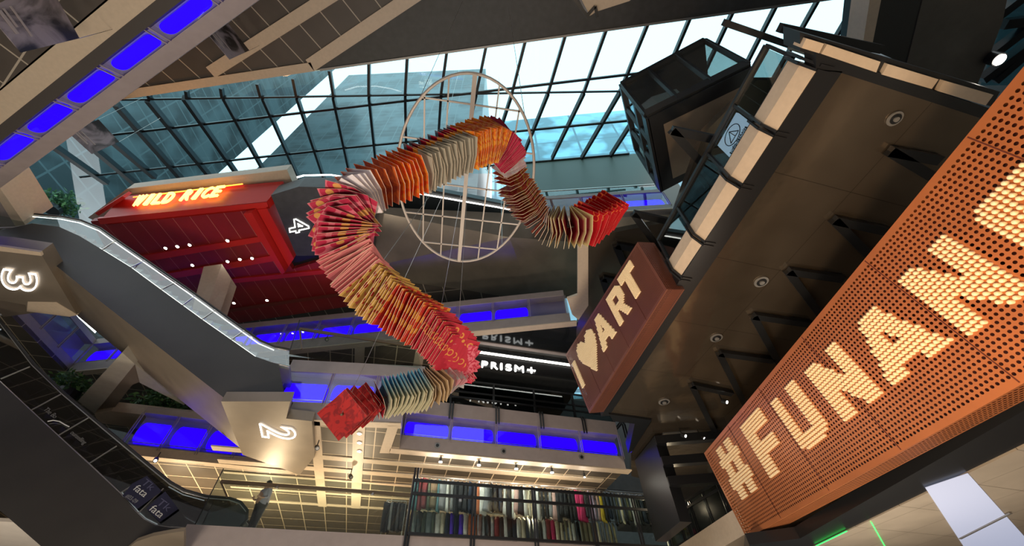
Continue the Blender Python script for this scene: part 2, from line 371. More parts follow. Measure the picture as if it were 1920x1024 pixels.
# ---- red ceiling and red shop
zr = S4
red = [P(170, 415, zr), P(478, 386, zr), P(548, 505, zr), P(640, 478, zr), P(672, 510, zr), P(672, 572, zr), P(420, 610, zr), P(250, 560, zr)]
struct('ceiling', MB().quadbox(red, Z * .3), g_red)
RZ = Z * -.12
t = thing('red_ceiling_grid', 'bright red beams crossing the dark red ceiling of the red shop', 'beam', P(400, 480, zr))
def beam(px, h=.12, m=M['red'], name='beam', zz=zr): return MB().quadbox([p - Z * h for p in pp(px, zz)], Z * h).build(name, m, t)
beam([(240, 482), (498, 440), (503, 449), (244, 494)]); beam([(262, 520), (517, 476), (523, 486), (266, 531)])
beam([(420, 523), (640, 501), (640, 508), (420, 531)])
beam([(465, 392), (480, 389), (541, 500), (535, 504)], .5); 
MB().quadbox(pp([(480, 389), (497, 385), (551, 485), (541, 500)], zr - .05), Z * .9).build('side_beam', M['red'], t)
beam([(380, 585), (640, 548), (640, 553), (380, 591)], .1, mat('dull_red', (.22, .03, .02), .5))
DLN = ['leftmost downlight in the upper red beam', 'second downlight from the left in the upper red beam', 'third downlight from the left in the upper red beam', 'bright downlight alone at the right of the upper red beam', 'downlight alone at the left of the second red beam', 'first of three downlights at the right of the second red beam', 'middle of three downlights at the right of the second red beam', 'last of three downlights at the right of the second red beam', 'downlight in the lowest dull red beam, the right one', 'downlight in the lowest dull red beam, beside the column head']
for (u_, v_), lb in zip(((311, 465), (333, 462), (356, 459), (427, 451), (361, 497), (427, 490), (450, 486), (473, 484), (501, 563), (439, 568)), DLN):
    p = P(u_, v_, zr - .14); tt = thing('downlight', lb, 'downlight', p, 'downlights in the red beams')
    MB().disc(p, .10, Z * -.03).build('trim_ring', M['white'], tt); MB().disc(p - Z * .03, .075, Z * -.01).build('lens', M['lampw'], tt)
# beige fold of the red shop: outer rim and red fascia
rim = [P(165, 408, zr + 1.6), P(238, 354, zr + 1.6), P(538, 318, zr + 1.6), P(552, 350, zr + 1.6), P(520, 345, zr + 1.6), P(255, 375, zr + 1.6), P(185, 418, zr + 1.6)]
struct('trim_13', MB().quadbox(rim, Z * .6), M['beige'])
fa = P(178, 420, zr); fb = P(503, 384, zr)
# red sign board: leans from the beam line up to the rim
s0, s1_, s2_, s3_ = P(192, 409, zr - .1), P(500, 378, zr - .1), P(531, 340, zr + 1.3), P(229, 368, zr + 1.3)
t = thing('red_sign_board', 'red board carrying the glowing yellow WILD RICE letters', 'sign board', P(350, 385, zr))
MB().face([s0, s1_, s2_, s3_]).face([s3_ + Vector((0, .4, 0)), s2_ + Vector((0, .4, 0)), s1_ + Vector((0, .4, 0)), s0 + Vector((0, .4, 0))]).face([s0, s3_, s3_ + Vector((0, .4, 0)), s0 + Vector((0, .4, 0))]).face([s1_, s1_ + Vector((0, .4, 0)), s2_ + Vector((0, .4, 0)), s2_]).build('board', M['red'], t)
MB().quadbox(pp([(182, 410), (500, 379), (503, 388), (188, 421)], zr - .12), Z * .14).build('lower_lip', M['red'], t)
MB().quadbox(pp([(185, 405), (236, 371), (229, 368), (178, 400)], zr + .6), Z * .5).build('side_cheek', M['red'], t)
MB().bar(P(250, 370, zr + 1.15), P(455, 345, zr + 1.2), .05).build('light_line', mat('orange_led', (1, .4, .1), .5, 0, (1, .3, .03), 3), t)
t = thing('sign_letters', 'yellow glowing WILD RICE lettering on the red board', 'sign', P(335, 380, zr))
yel = mat('yellow_neon', (1, .8, .2), .4, 0, (1, .62, .10), 4.5)
def onboard(u, v):                             # point of the board plane
    n = (s1_ - s0).cross(s3_ - s0).normalized(); d = ray(u, v); return d * (s0.dot(n) / d.dot(n)) - (n if n.dot(d) > 0 else -n) * .15
for wd, (ua, va, ub, vb) in (('WILD', (248, 391, 322, 384)), ('RICE', (338, 381, 412, 372))):
    a, b = onboard(ua, va), onboard(ub, vb); up_ = (onboard(ua + 18, va - 21) - a)
    k = 4
    for i_, ch in enumerate(wd):
        c_ = a.lerp(b, (i_ + .5) / 4) + up_ * .5
        place_text('letter', ch, yel, c_, b - a, up_, up_.length * .95, t, .05, width=(b - a).length / (4.9 if ch != 'I' else 11), bold=.012)
lamp('sign_glow', 'AREA', onboard(345, 362) + Vector((0, -.6, .5)), 60, (1, .45, .1), 1.2, (R_(-120), 0, 0))
# beige slanted column under the red ceiling
t = thing('beige_column_head', 'beige box shaped column head under the red ceiling', 'column', P(420, 560, 15))
ca = [P(375, 560, 16.2), P(413, 495, 16.2), P(432, 523, 16.2), P(400, 575, 16.2)]
zc0 = 15.2
A0, A1, A2_ = P(360, 580, 15.2), P(382, 500, 17.6), P(416, 495, 18.1)
A3 = P(434, 523, 17.6); A4 = P(395, 590, 15.2); 
MB().face([A0, A1, A2_, P(385, 585, 15.2)]).face([P(385, 585, 15.2), A2_, A3, P(412, 588, 15.4)]).face([P(412, 588, 15.4) + Vector((0, .6, 0)), A3 + Vector((0, .6, 0)), A2_ + Vector((0, .6, 0)), A1 + Vector((0, .6, 0)), A0 + Vector((0, .6, 0))]).build('shaft', M['beige'], t)

# ---- slab on the upper left with its row of blue lights
zt = 14.0
t0, t1 = P(-60, 285, zt), P(420, -60, zt)          # outer edge
uT = (t1 - t0).normalized(); inT = Vector((uT.y, -uT.x, 0)) ; 
if inT.dot(P(100, 60, zt) - t0) < 0: inT = -inT
outT = -inT
# bottom border board, ceiling tiles
e0 = P(-80, 298, zt); e1 = P(330, -30, zt); _u = (e1 - e0).normalized(); e0 = e0 - _u * 4; e1 = e1 + _u * 5
struct('trim_14', MB().quadbox([e0, e1, e1 + inT * .62, e0 + inT * .62], Z * .3), M['beige'])
g_t = grid_mat('grid_ceiling_upper', 58, 400, 1.25, .05, (.075, .06, .05), (.42, .36, .29), rough=.5)
g_t2 = grid_mat('grid_ceiling_upper_cross', 58, 2.8, 1.25, .05, (.075, .06, .05), (.42, .36, .29), rough=.5)
struct('ceiling', MB().quadbox([e0 + inT * .58, e1 + inT * .58, e1 + inT * 12, e0 + inT * 12], Z * .2), g_t2)
zb = zt + .25
bo = e0 - inT * .05
struct('trim_27', MB().quadbox([e0, e1, e1 + outT * .32, e0 + outT * .32], Z * .3), mat('shadow_gap', (.06, .05, .045), .6))
t = thing('lit_glass_parapet', 'slanted parapet with a long row of blue lights across the upper left corner', 'parapet', e0, 'blue lit glass parapets around the atrium')
def prof(s_, o_, z_): return e0.lerp(e1, s_) + outT * o_ + Z * z_
NB = 9
MB().quadbox([prof(0, .3, .28), prof(1, .3, .28), prof(1, .8, .62), prof(0, .8, .62)], Z * .05).build('back_panel', M['bluel'], t)
MB().quadbox([prof(0, .78, .5), prof(1, .78, .5), prof(1, 1.18, .78), prof(0, 1.18, .78)], Z * .12).build('sill', M['mauve'], t)
for k in range(NB):
    a_, b_ = (k + .07) / NB, (k + .93) / NB; q = []
    for j in range(9): an = math.pi / 2 + math.pi * j / 8; q.append((a_ + .012 + .012 * math.cos(an), .5 + .5 * math.sin(an)))
    for j in range(9): an = -math.pi / 2 + math.pi * j / 8; q.append((b_ - .012 + .012 * math.cos(an), .5 + .5 * math.sin(an)))
    MB().quadbox([prof(x, .38 + .34 * y, .24 + .26 * y) for x, y in q], Z * .03).build('light_panel', M['blue'], t)
    MB().quadbox([prof(k / NB + .003, .33, .10), prof((k + 1) / NB - .003, .33, .10), prof((k + 1) / NB - .003, .78, .45), prof(k / NB + .003, .78, .45)], Z * .012).build('pane', GLB, t)
for k in range(NB + 1):
    for d_ in (-.004, .004): MB().bar(prof(k / NB + d_, .31, .07), prof(k / NB + d_, .8, .45), .035).build('post', M['mauve'], t)
# rim above it with clear glass guard
# ---- next slab higher
zu = 23.0
k0, k1, k2, k3 = P(232, 186, zu), P(590, 133, zu), P(790, 0, zu), P(960, -110, zu)
kin = [P(560, -300, zu), P(100, -200, zu), P(-60, 150, zu)]
struct('ceiling', MB().quadbox([k0 + Z * .05, k1 + Z * .05, k2 + Z * .05, k3 + Z * .05] + [p + Z * .05 for p in kin], Z * .3), g_t)
bb = MB()
def strip(a, b, w_, side, z_=Z * -.06, t_=.35):
    u = (b - a).normalized(); n = Vector((-u.y, u.x, 0)) * side; bb.quadbox([a + z_, b + z_, b + n * w_ + z_, a + n * w_ + z_], Z * t_)
strip(k0, k1, .42, -1); strip(k1, k2, .6, -1); strip(k2, k3, .6, -1)
strip(P(405, 145, zu), P(690, -35, zu), .55, -1, Z * -.09, .2)
strip(P(236, 180, zu), P(500, -20, zu), .16, -1, Z * -.09, .2)
struct('trim_15', bb, M['beige'])

# ================================================================== GLASS ROOF
ZF = 27.5
fo = P(700, 180, ZF); du = (P(1160, 171, ZF) - P(230, 185, ZF)).normalized()
d1v = ray(700, 1261); d2v = ray(785, 804)
n1 = du.cross(d1v).normalized(); n2 = du.cross(d2v).normalized()
def on1(u, v): d = ray(u, v); return d * (fo.dot(n1) / d.dot(n1))
def on2(u, v): d = ray(u, v); return d * (fo.dot(n2) / d.dot(n2))
def g1(px): return [on1(*p) for p in px]
def g2(px): return [on2(*p) for p in px]
t = thing('glass_roof', 'folded glass roof with black mullions above the atrium', 'roof', fo)
fold = lambda u: 187 - (u - 230) * .0172
MB().face(g1([(180, fold(180)), (1200, fold(1200)), (1330, 168), (1650, 100), (1700, -40), (1590, -30), (600, 95), (180, 160)])).build('upper_glazing', GLR, t)
MB().face(g2([(60, fold(60)), (1200, fold(1200)), (1230, 170), (1230, 320), (640, 330), (200, 420), (-40, 420), (-40, 190)])).build('lower_glazing', GLR, t)
up_m = [(483, 157, 490), (550, 147, 557), (618, 132, 626), (692, 112, 692), (764, 104, 760), (838, 96, 827), (912, 84, 893), (985, 76, 960), (1061, 62, 1028), (1139, 48, 1095), (1217, 38, 1163), (1299, 20, 1236), (1379, 10, 1305), (1460, 0, 1375), (1540, -12, 1440), (1620, -20, 1510), (350, 170, 352), (415, 165, 418), (280, 178, 282)]
for (ut, vt, ub) in up_m:
    q = on1(ub, fold(ub)) if ub < 1200 else on1(ub, 171 - (ub - 1160) * .0172); MB().bar(on1(ut, vt), q, .17, .3, n1).build('mullion', M['black'], t)
lo_m = [(98, 272, 200, 343), (130, 240, 255, 345), (165, 225, 290, 332), (217, 195, 340, 335), (277, 187, 392, 329), (345, 183, 447, 330), (420, 183, 500, 330), (493, 183, 565, 345), (557, 182, 611, 345), (625, 181, 660, 345), (692, 180, 709, 345), (760, 179, 763, 345), (827, 178, 816, 345), (893, 176, 860, 320), (960, 175, 915, 315), (1028, 174, 976, 303), (1095, 173, 1035, 297), (1163, 172, 1090, 297), (1222, 171, 1145, 291)]
for (a, b, c, d_) in lo_m: MB().bar(on2(a, b), on2(c, d_), max(.17, .48 - .0007 * a), .4, n2).build('mullion', M['black'], t)
def trans(f, a, b, w_=.14): MB().bar(f(*a), f(*b), w_, .12, n1).build('transom', M['black'], t)
trans(on2, (227, 187), (1200, 170.5), .1); trans(on2, (200, 254), (872, 176)); trans(on1, (872, 176), (1210, 136)); 
trans(on2, (150, 332), (640, 278)); trans(on2, (640, 278), (1190, 225)); trans(on2, (700, 330), (1180, 288), .12)
# dark ceiling of the top floor
zd = 26.6
dk = [P(585, 133, zd), P(909, 88, zd), P(1275, 35, zd), P(1600, -8, zd), P(1680, -60, zd), P(1900, -500, zd), P(1100, -1200, zd), P(300, -700, zd), P(700, 40, zd)]
struct('ceiling', MB().quadbox(dk, Z * .5), M['dark'])
struct('trim_16', MB().bar(P(600, 131, zd - .05), P(1600, -8, zd - .05), .12), M['grey'])
# lower end of the glass: grey sill wall
zs0 = on2(1000, 305)
t2 = MB(); 
for (x0, x1) in ((1000, 1180),): t2.face([on2(960, 308), on2(1230, 285), on2(1230, 285) - Z * 9, on2(960, 308) - Z * 9])
struct('wall_sill', t2, mat('green_grey_wall', (.07, .09, .07), .5))

# ---- outside: towers seen through the roof
tow = grid_mat('blue_tower_cladding', 0, 1.8, 400, .12, (.20, .33, .37), (.35, .5, .55), rough=.3)
tm = tow.node_tree
def tower(label, pts, h, m):
    o = MB().quadbox(pts, Z * h).build('tower', m); tag(o, label, 'building'); return o
def tower_mat(name, az, base, line, sx=3, sz=2.2, lw=.18):
    m = mat(name, base, .3, .2); nt = m.node_tree; b = nt.nodes['Principled BSDF']; N = nt.nodes.new; L = nt.links.new
    g = N('ShaderNodeNewGeometry'); s = N('ShaderNodeSeparateXYZ'); L(g.outputs['Position'], s.inputs[0])
    def fr(sock, sp, k=lw):
        d = N('ShaderNodeMath'); d.operation = 'DIVIDE'; d.inputs[1].default_value = sp; L(sock, d.inputs[0]); a = N('ShaderNodeMath'); a.operation = 'ADD'; a.inputs[1].default_value = 200; L(d.outputs[0], a.inputs[0])
        f = N('ShaderNodeMath'); f.operation = 'FRACT'; L(a.outputs[0], f.inputs[0]); c = N('ShaderNodeMath'); c.operation = 'LESS_THAN'; c.inputs[1].default_value = k / sp; L(f.outputs[0], c.inputs[0]); return c.outputs[0]
    ax = N('ShaderNodeMath'); ax.operation = 'ADD'; L(s.outputs[0], ax.inputs[0]); L(s.outputs[1], ax.inputs[1])
    x = fr(ax.outputs[0], sx); z = fr(s.outputs[2], sz); mx = N('ShaderNodeMath'); mx.operation = 'MAXIMUM'; L(x, mx.inputs[0]); L(z, mx.inputs[1])
    br = N('ShaderNodeTexNoise'); br.inputs['Scale'].default_value = .15; L(g.outputs['Position'], br.inputs['Vector'])
    h = N('ShaderNodeValToRGB'); h.color_ramp.elements[0].position = .42; h.color_ramp.elements[1].position = .58; h.color_ramp.elements[0].color = (*[c * .6 for c in base], 1); h.color_ramp.elements[1].color = (*[min(1, c * 1.5) for c in base], 1); L(br.outputs['Fac'], h.inputs[0])
    mix = N('ShaderNodeMixRGB'); L(mx.outputs[0], mix.inputs[0]); L(h.outputs[0], mix.inputs[1]); mix.inputs[2].default_value = (*line, 1); L(mix.outputs[0], b.inputs['Base Color']); return m
tmA = tower_mat('blue_tile_tower', 0, (.055, .082, .09), (.10, .14, .15), 4.2, 2.8, .25)
tmB = tower_mat('cyan_glass_tower', 0, (.17, .38, .48), (.08, .18, .24), 10, 9, .5)
tower('dark blue tiled tower seen through the middle of the glass roof', [Vector((-60, 4, -1)), Vector((-60, 37, -1)), Vector((-105, 37, -1)), Vector((-105, 4, -1))], 170, tmA)
tower('bright cyan tower seen through the right of the glass roof', [Vector((-3.5, 43, -1)), Vector((42, 41, -1)), Vector((42, 75, -1)), Vector((-3.5, 75, -1))], 118, tmB)
tower('grey tower seen through the left of the glass roof', [Vector((-7, 45, -1)), Vector((-7, 77, -1)), Vector((-64, 77, -1)), Vector((-64, 45, -1))], 184, tmA)

# ================================================================== RIGHT BUILDING
zR = S2
sof = [P(1578, 135, zR), P(1140, 778, zR), P(1222, 790, zR), P(1183, 850, zR), P(1184, 893, zR), P(1262, 912, zR)]
far = sof[-1] + dirv(A + 90) * 7
struct('ceiling', MB().quadbox([sof[0]] + sof[1:] + [far, far + dirv(A) * 16, sof[0] + dirv(A) * 16], Z * .3), g_r)
struct('trim_17', MB().quadbox([P(1534, 130, zR - .02), P(1277, 521, zR - .02), P(1127, 781, zR - .02), P(1142, 780, zR - .02), P(1299, 548, zR - .02), P(1580, 134, zR - .02)], Z * .5), M['black'])
struct('trim_18', MB().quadbox([P(1530, 98, zR - .02), P(1860, 205, zR - .02), P(1840, 222, zR - .02), P(1575, 136, zR - .02), P(1530, 130, zR - .02)], Z * .4), M['black'])
struct('trim_19', MB().quadbox([P(1187, 845, zR - .1), P(1222, 788, zR - .1), P(1142, 777, zR - .1), P(1150, 790, zR - .1), P(1190, 795, zR - .1), P(1178, 850, zR - .1)], Z * .5), M['black'])
# beige bevelled rim along the atrium edge
ra, rb_ = P(1277, 521, zR), P(1530, 130, zR)
uR = (rb_ - ra).normalized(); inR = Vector((uR.y, -uR.x, 0))
if inR.x < 0: inR = -inR
jt = [P(u, v, zR) for u, v in ((1277, 521), (1318, 455), (1388, 348), (1447, 249), (1530, 125))]
jd = [(p - ra).dot(uR) for p in jt]
t = thing('stone_edge', 'pale beige stone edge with black brackets along the brown ceiling', 'rim', ra)
for k in range(4):
    a = ra + uR * (jd[k] + .04); b = ra + uR * (jd[k + 1] - .04); o_ = -inR
    prof = [(0, 0), (-.16, .30), (-.16, .72), (.3, .72), (.3, 0)]
    q = [a + inR * x + Z * z for x, z in prof]; MB().quadbox(q, b - a).build('rim_length', M['beige'], t)
for k in range(5):
    a = ra + uR * jd[k]
    for s_ in (-.05, .05):
        b = a + uR * s_
        MB().bar(b + inR * .3 - Z * .03, b - Z * .03, .05).bar(b - Z * .03, b - inR * .2 + Z * .3, .05).bar(b - inR * .2 + Z * .3, b - inR * .2 + Z * .8, .05).build('bracket', M['black'], t)
t = thing('glass_guard', 'black framed dark glass guard standing on the beige stone edge', 'guard', ra + Z * .75)
for k in range(4):
    a = ra + uR * (jd[k] + .05) - inR * .1 + Z * .75; b = ra + uR * (jd[k + 1] - .05) - inR * .1 + Z * .75
    MB().quadbox([a, b, b + Z * 1.0, a + Z * 1.0], inR * .02).build('pane', GLD, t)
for k in range(5):
    a = ra + uR * jd[k] - inR * .1 + Z * .7; MB().bar(a, a + Z * 1.1, .1, .07, uR).build('post', M['black'], t)
a = ra - inR * .1 + Z * 1.8; MB().bar(a, a + uR * jd[4], .14, .1).build('top_rail', M['black'], t)
a = ra - inR * .1 + Z * .76; MB().bar(a, a + uR * jd[4], .06, .06).build('bottom_rail', M['black'], t)
# light box behind the guard
t = thing('light_box', 'white light box with a circled triangle mark and audio-technica lettering', 'sign', ra + uR * (jd[2] + .5))
x0, x1 = jd[2] + .28, jd[3] - .14
a = ra + uR * x0 + Z * .74; b = ra + uR * x1 + Z * .74; 
lface = MB().quadbox([a, b, b + Z * .97, a + Z * .97], inR * .08).build('face', mat('lightbox_face', (.9, .93, 1), .5, 0, (.62, .70, .9), 1.7), t)
cc = (a + b) / 2 + Z * .6 - inR * .015; rr = .27
lines = MB(); pts = [cc + uR * (rr * math.cos(k * math.pi / 16)) + Z * (rr * math.sin(k * math.pi / 16)) for k in range(33)]
lines.tube(pts, .012, 5)
lines.build('circle_mark', M['black'], lface)
tr = [cc - Z * .14 - uR * .17, cc + Z * .19, cc - Z * .14 + uR * .17, cc - Z * .14 - uR * .17]
MB().bar(tr[0], tr[1], .022, .01, inR).bar(tr[1], tr[2], .022, .01, inR).bar(tr[2], tr[0], .022, .01, inR).bar(cc + Z * .19 + uR * .0, cc - Z * .14 + uR * .03, .018, .01, inR).build('triangle_mark', M['black'], lface)
place_text('lettering', 'audio-technica', M['black'], (a + b) / 2 + Z * .27 - inR * .02, uR, Z, .12, lface, .01, width=(b - a).length * .8)
# beige panels of the near edge
for k, (ua, va, ub, vb, uc, vc, ud, vd) in enumerate([(1512, 72, 1545, 82, 1536, 100, 1503, 90), (1551, 83, 1651, 116, 1643, 136, 1540, 101), (1665, 120, 1760, 149, 1747, 167, 1654, 140), (1770, 151, 1863, 178, 1848, 198, 1759, 171)]):
    o = MB().quadbox(pp([(ua, va), (ub, vb), (uc, vc), (ud, vd)], zR - .05), Z * .3).build('edge_panel', M['beige'])
    tag(o, ['small beige edge panel beside the end of the black handrail', 'beige edge panel below the glass corner and next to the black bar', 'beige edge panel in the middle of the near ceiling edge', 'beige edge panel touching the copper letter sign'][k], 'panel', 'beige panels along the near edge of the brown ceiling')
struct('trim_20', MB().quadbox(pp([(1500, 60), (1875, 172), (1860, 200), (1500, 96)], zR + .05), Z * .6), M['black'])
# black bars reaching out above it
t = thing('black_handrail', 'black double handrail reaching out over the glass corner', 'handrail', P(1450, 80, 11))
MB().bar(P(1357, 42, 11), P(1560, 112, 11), .14).build('rail', M['black'], t)
MB().bar(P(1480, 88, 10.6), P(1600, 130, 10.6), .1).build('lower_rail', M['steel'], t)
MB().bar(P(1462, 52, 11.5), P(1650, 92, 11.5), .2).build('upper_rail', M['black'], t)
# upper storeys over the near edge
struct('trim_21', MB().quadbox(pp([(1637, -40), (1617, 88), (1634, 92), (1660, -40)], 14), Z * .8), M['beige'])
struct('wall_right', MB().quadbox(pp([(1655, -60), (1632, 92), (1700, 122), (1760, -60)], 14.05), Z * 1.5), M['black'])
cr = pp([(1745, -60), (1698, 128), (1830, 165), (1853, 110), (1880, 40), (1900, -60)], 14.02)
struct('ceiling', MB().quadbox(cr, Z * .5), mat('brown_grey_ceiling', (.09, .08, .07), .6, noise=.1))
t = thing('window_frame', 'dark slanted window bars against the sky in the upper right corner', 'window', P(1880, 60, 16))
for (a, b) in (((1853, 42), (1960, -40)), ((1855, 105), (1980, 10)), ((1880, 45), (1960, 35)), ((1862, 152), (1990, 40)), ((1840, 150), (1960, 60))): MB().bar(P(*a, 16), P(*b, 16), .3).build('bar', M['black'], t)
MB().quadbox(pp([(1840, 160), (1880, 40), (1890, -40), (2100, -60), (2100, 60), (1960, 160)], 16.3), Z * .04).build('pane', GLR, t)
sp = P(1874, 112, 13.6)
t = thing('spotlight', 'bright warm spotlight by the slanted window in the upper right corner', 'spotlight', sp)
MB().disc(sp, .2, Z * .3).build('body', M['black'], t); MB().bar(sp + Z * .3, sp + Z * 2.5, .05).build('stem', M['black'], t); MB().disc(sp - Z * .01, .16, Z * -.02).build('lens', M['lampw'], t)

# glass cabin on the right of the glass roof
gz = 15.0
g0, gR, gL = P(1215, 222, gz), P(1395, 133, gz), P(1240, 348, gz)
uG = (gR - g0).normalized(); vG = (gL - g0).normalized(); gw, gd = (gR - g0).length * 1.08, (gL - g0).length * 1.1; gh = 4.2
t = thing('glass_cabin', 'black framed glass cabin hanging high beside the glass roof', 'cabin', g0)
G = lambda x, y, z: g0 + uG * x + vG * y + Z * z
MB().quadbox([G(0, 0, 0), G(gw, 0, 0), G(gw, gd * .9, 0), G(0, gd, 0)], Z * .35).build('floor_slab', M['black'], t)
MB().quadbox([G(.5, .5, -.02), G(gw - .3, .5, -.02), G(gw - .3, gd * .85, -.02), G(.5, gd - .4, -.02)], Z * .01).build('soffit', M['bronze2'], t)
MB().quadbox([G(0, 0, gh), G(gw, 0, gh), G(gw, gd, gh), G(0, gd, gh)], Z * .2).build('roof_slab', M['black'], t)
for k in range(4):
    x = gw * k / 3; MB().bar(G(x, 0, .3), G(x, 0, gh), .18, .14).build('post', M['black'], t)
for k in range(1, 4): y = gd * k / 3; MB().bar(G(0, y, .3), G(0, y, gh), .18, .14).build('post', M['black'], t)
MB().bar(G(0, -.03, .35), G(gw, -.03, .35), .12, .5).build('bottom_beam', M['black'], t)
MB().bar(G(0, 0, gh), G(gw, 0, gh), .2, .3).build('top_beam', M['black'], t)
MB().bar(G(-.03, 0, .3), G(-.03, gd, .3), .12, .6).build('bottom_beam', M['black'], t)
MB().bar(G(-.03, 0, 1.8), G(-.03, gd, 1.8), .12, .3).build('middle_beam', M['black'], t)
MB().bar(G(0, 0, gh), G(0, gd, gh), .2, .3).build('top_beam', M['black'], t)
for k in range(3):
    a, b = gw * k / 3, gw * (k + 1) / 3; MB().quadbox([G(a, .02, .4), G(b, .02, .4), G(b, .02, gh), G(a, .02, gh)], vG * .02).build('pane', GLC, t)
for k in range(3):
    a, b = gd * k / 3, gd * (k + 1) / 3; MB().quadbox([G(.02, a, .4), G(.02, b, .4), G(.02, b, gh), G(.02, a, gh)], uG * .02).build('pane', GLC, t)
# V shaped black frames under the bronze ceilings
vf = [((1187, 400), (1238, 470), (1250, 414), S3 - 2.4), ((1155, 460), (1178, 515), (1210, 470), S3 - .1), ((1130, 522), (1150, 585), (1185, 532), S3 - .1), ((1259, 244), (1370, 365), (1345, 262), 10.9),
      ((1477, 508), (1545, 600), (1580, 523), zR - .1), ((1412, 592), (1465, 690), (1520, 608), zR - .1), ((1348, 662), (1400, 765), (1450, 676), zR - .1), ((1297, 722), (1350, 830), (1372, 738), zR - .1), ((1563, 412), (1640, 490), (1665, 434), zR - .1), ((1667, 283), (1745, 330), (1760, 300), zR - .1)]
vlab = ['V shaped black frame above the copper I love ART sign, nearest the blue parapet', 'small V shaped black frame left of the copper T', 'V shaped black frame left of the copper R', 'long black V frame crossing the glass guard beside the white light box',
        'V shaped black frame under the brown ceiling, third up along the big copper sign', 'V shaped black frame under the brown ceiling, second up along the big copper sign', 'V shaped black frame under the brown ceiling between two spotlights, near the hash sign', 'V shaped black frame lowest under the brown ceiling, by the hash sign', 'dim V shaped black frame high under the brown ceiling by the copper sign', 'dim V shaped black frame nearest the beige edge panels']
for (a, b, c, z_), lb in zip(vf, vlab):
    a, b, c = P(*a, z_), P(*b, z_), P(*c, z_)
    t = thing('ceiling_frame', lb, 'frame', a, 'black V frames under the ceilings')
    w_ = .22 if z_ < 12 else .3
    MB().bar(a, b, w_, .14).build('long_arm', M['black'], t); MB().bar(a, c, w_, .14).build('short_arm', M['black'], t)
# round sprinklers/speakers in the brown ceiling
for (u_, v_, r_, lb) in ((1677, 222, .16, 'large round ceiling speaker near the beige edge panels'), (1427, 528, .2, 'round ceiling speaker in the middle of the brown ceiling'), (1343, 633, .2, 'round ceiling speaker beside the V frame of the brown ceiling'), (1245, 753, .22, 'round ceiling speaker at the far end of the brown ceiling')):
    p = P(u_, v_, zR - .01); t = thing('ceiling_speaker', lb, 'speaker', p, 'round speakers in the brown ceiling')
    og = MB().disc(p, r_, Z * -.03, 24).build('outer_ring', M['grey'], t); MB().disc(p - Z * .03, r_ * .7, Z * -.02, 24).build('inner_ring', M['black'], og); MB().disc(p - Z * .05, r_ * .35, Z * -.03, 20).build('cap', M['grey'], t)
# low bronze ceiling in the lower right corner
zl = 3.6
low = pp([(1530, 1024), (1920, 838), (2050, 780), (2050, 1200), (1450, 1200), (1440, 1060)], zl)
g_l = grid_mat('low_bronze_ceiling', 20, 1.5, 1.5, .012, (.50, .43, .35), (.10, .08, .06), rough=.3, metal=.25)
struct('ceiling', MB().quadbox(low, Z * .2), g_l)
struct('trim_22', MB().quadbox(pp([(1405, 1022), (1500, 1010), (1920, 770), (2060, 700), (2060, 790), (1920, 832), (1530, 1022), (1400, 1090)], zl + .02), Z * .3), M['black'])
t = thing('light_strip', 'green glowing light line along the low corner ceiling', 'light', P(1600, 1000, zl))
gr = mat('green_neon', (.1, 1, .3), .4, 0, (.02, 1, .10), 2.2)
MB().bar(P(1530, 1024, zl - .02), P(1588, 996, zl - .02), .02).build('long_tube', gr, t)
t.location = t.location; MB().bar(P(1634, 980, zl - .02), P(1668, 1040, zl - .02), .02).build('short_tube', gr, t)
t = thing('ceiling_light', 'large white glowing ceiling panel in the lower right corner', 'light', P(1800, 980, zl))
MB().quadbox(pp([(1735, 915), (1815, 888), (1960, 1050), (1830, 1060)], zl - .02), Z * .01).build('diffuser', mat('soft_panel', (.3, .32, .4), .5, 0, (.42, .46, .62), .8), t)
t = thing('rail_of_hooks', 'grey ceiling rail with a row of white prongs', 'rail', P(1850, 985, zl - .1))
ha, hb = P(1800, 1010, zl - .03), P(1895, 962, zl - .03); MB().bar(ha, hb, .07, .04).build('rail', M['grey'], t)
for k in range(10): a = ha.lerp(hb, (k + 1.5) / 12); MB().bar(a, a + Vector((.01, -.07, -.0)), .018).build('prong', M['led'], t)

# ---- L4 slab piece on the right with glass guard
h0, h1 = P(1098, 401, S4), P(1262, 391, S4)
uH = (h1 - h0).normalized(); inH = Vector((-uH.y, uH.x, 0)); h00 = h0 - uH * 2.4
balustrade('short blue lit glass parapet left of the black glass cabin', h00, h1, S4 + .45, S4 + 1.75, 3, -inH * -1, (0, 1), lit=(.2, 1), fill=(.1, .8))
fascia('trim_23', h00, h1, S4 - .1, S4 + .45, M['mauve'], .3, inH)
struct('trim_24', MB().quadbox(pp([(1098, 401), (1262, 391), (1262, 412), (1105, 452), (1083, 455)], S4 - .1), Z * .1), M['beige'])
t = thing('glass_guard', 'clear glass guard with pale green reflections above the short blue parapet', 'guard', P(1015, 360, S4 + 2))
ga, gb = h00 + Z * 2.1 + inH * .3 - uH * .2, h1 + Z * 2.1 + inH * .3
MB().quadbox([ga, gb, gb + Z * 1.1, ga + Z * 1.1], inH * .02).build('pane', GLD, t)
MB().bar(ga + Z * 1.1, gb + Z * 1.1, .06).build('handrail', M['steel'], t)
# far top level: dark floor slab with lit lines, behind the ring
struct('trim_25', MB().quadbox(pp([(545, 360), (700, 335), (1010, 395), (955, 440), (700, 400), (545, 375)], S4 + 3), Z * .4), M['black'])
t = thing('light_strip', 'thin white light line curving past the red shop towards the ring', 'light', P(700, 345, 21))
MB().tube([P(u, v, 21.3) for u, v in ((538, 338), (570, 329), (620, 328), (660, 334), (700, 345), (780, 362), (860, 376), (930, 388), (1000, 402))], .05, 6).build('tube', M['led'], t)

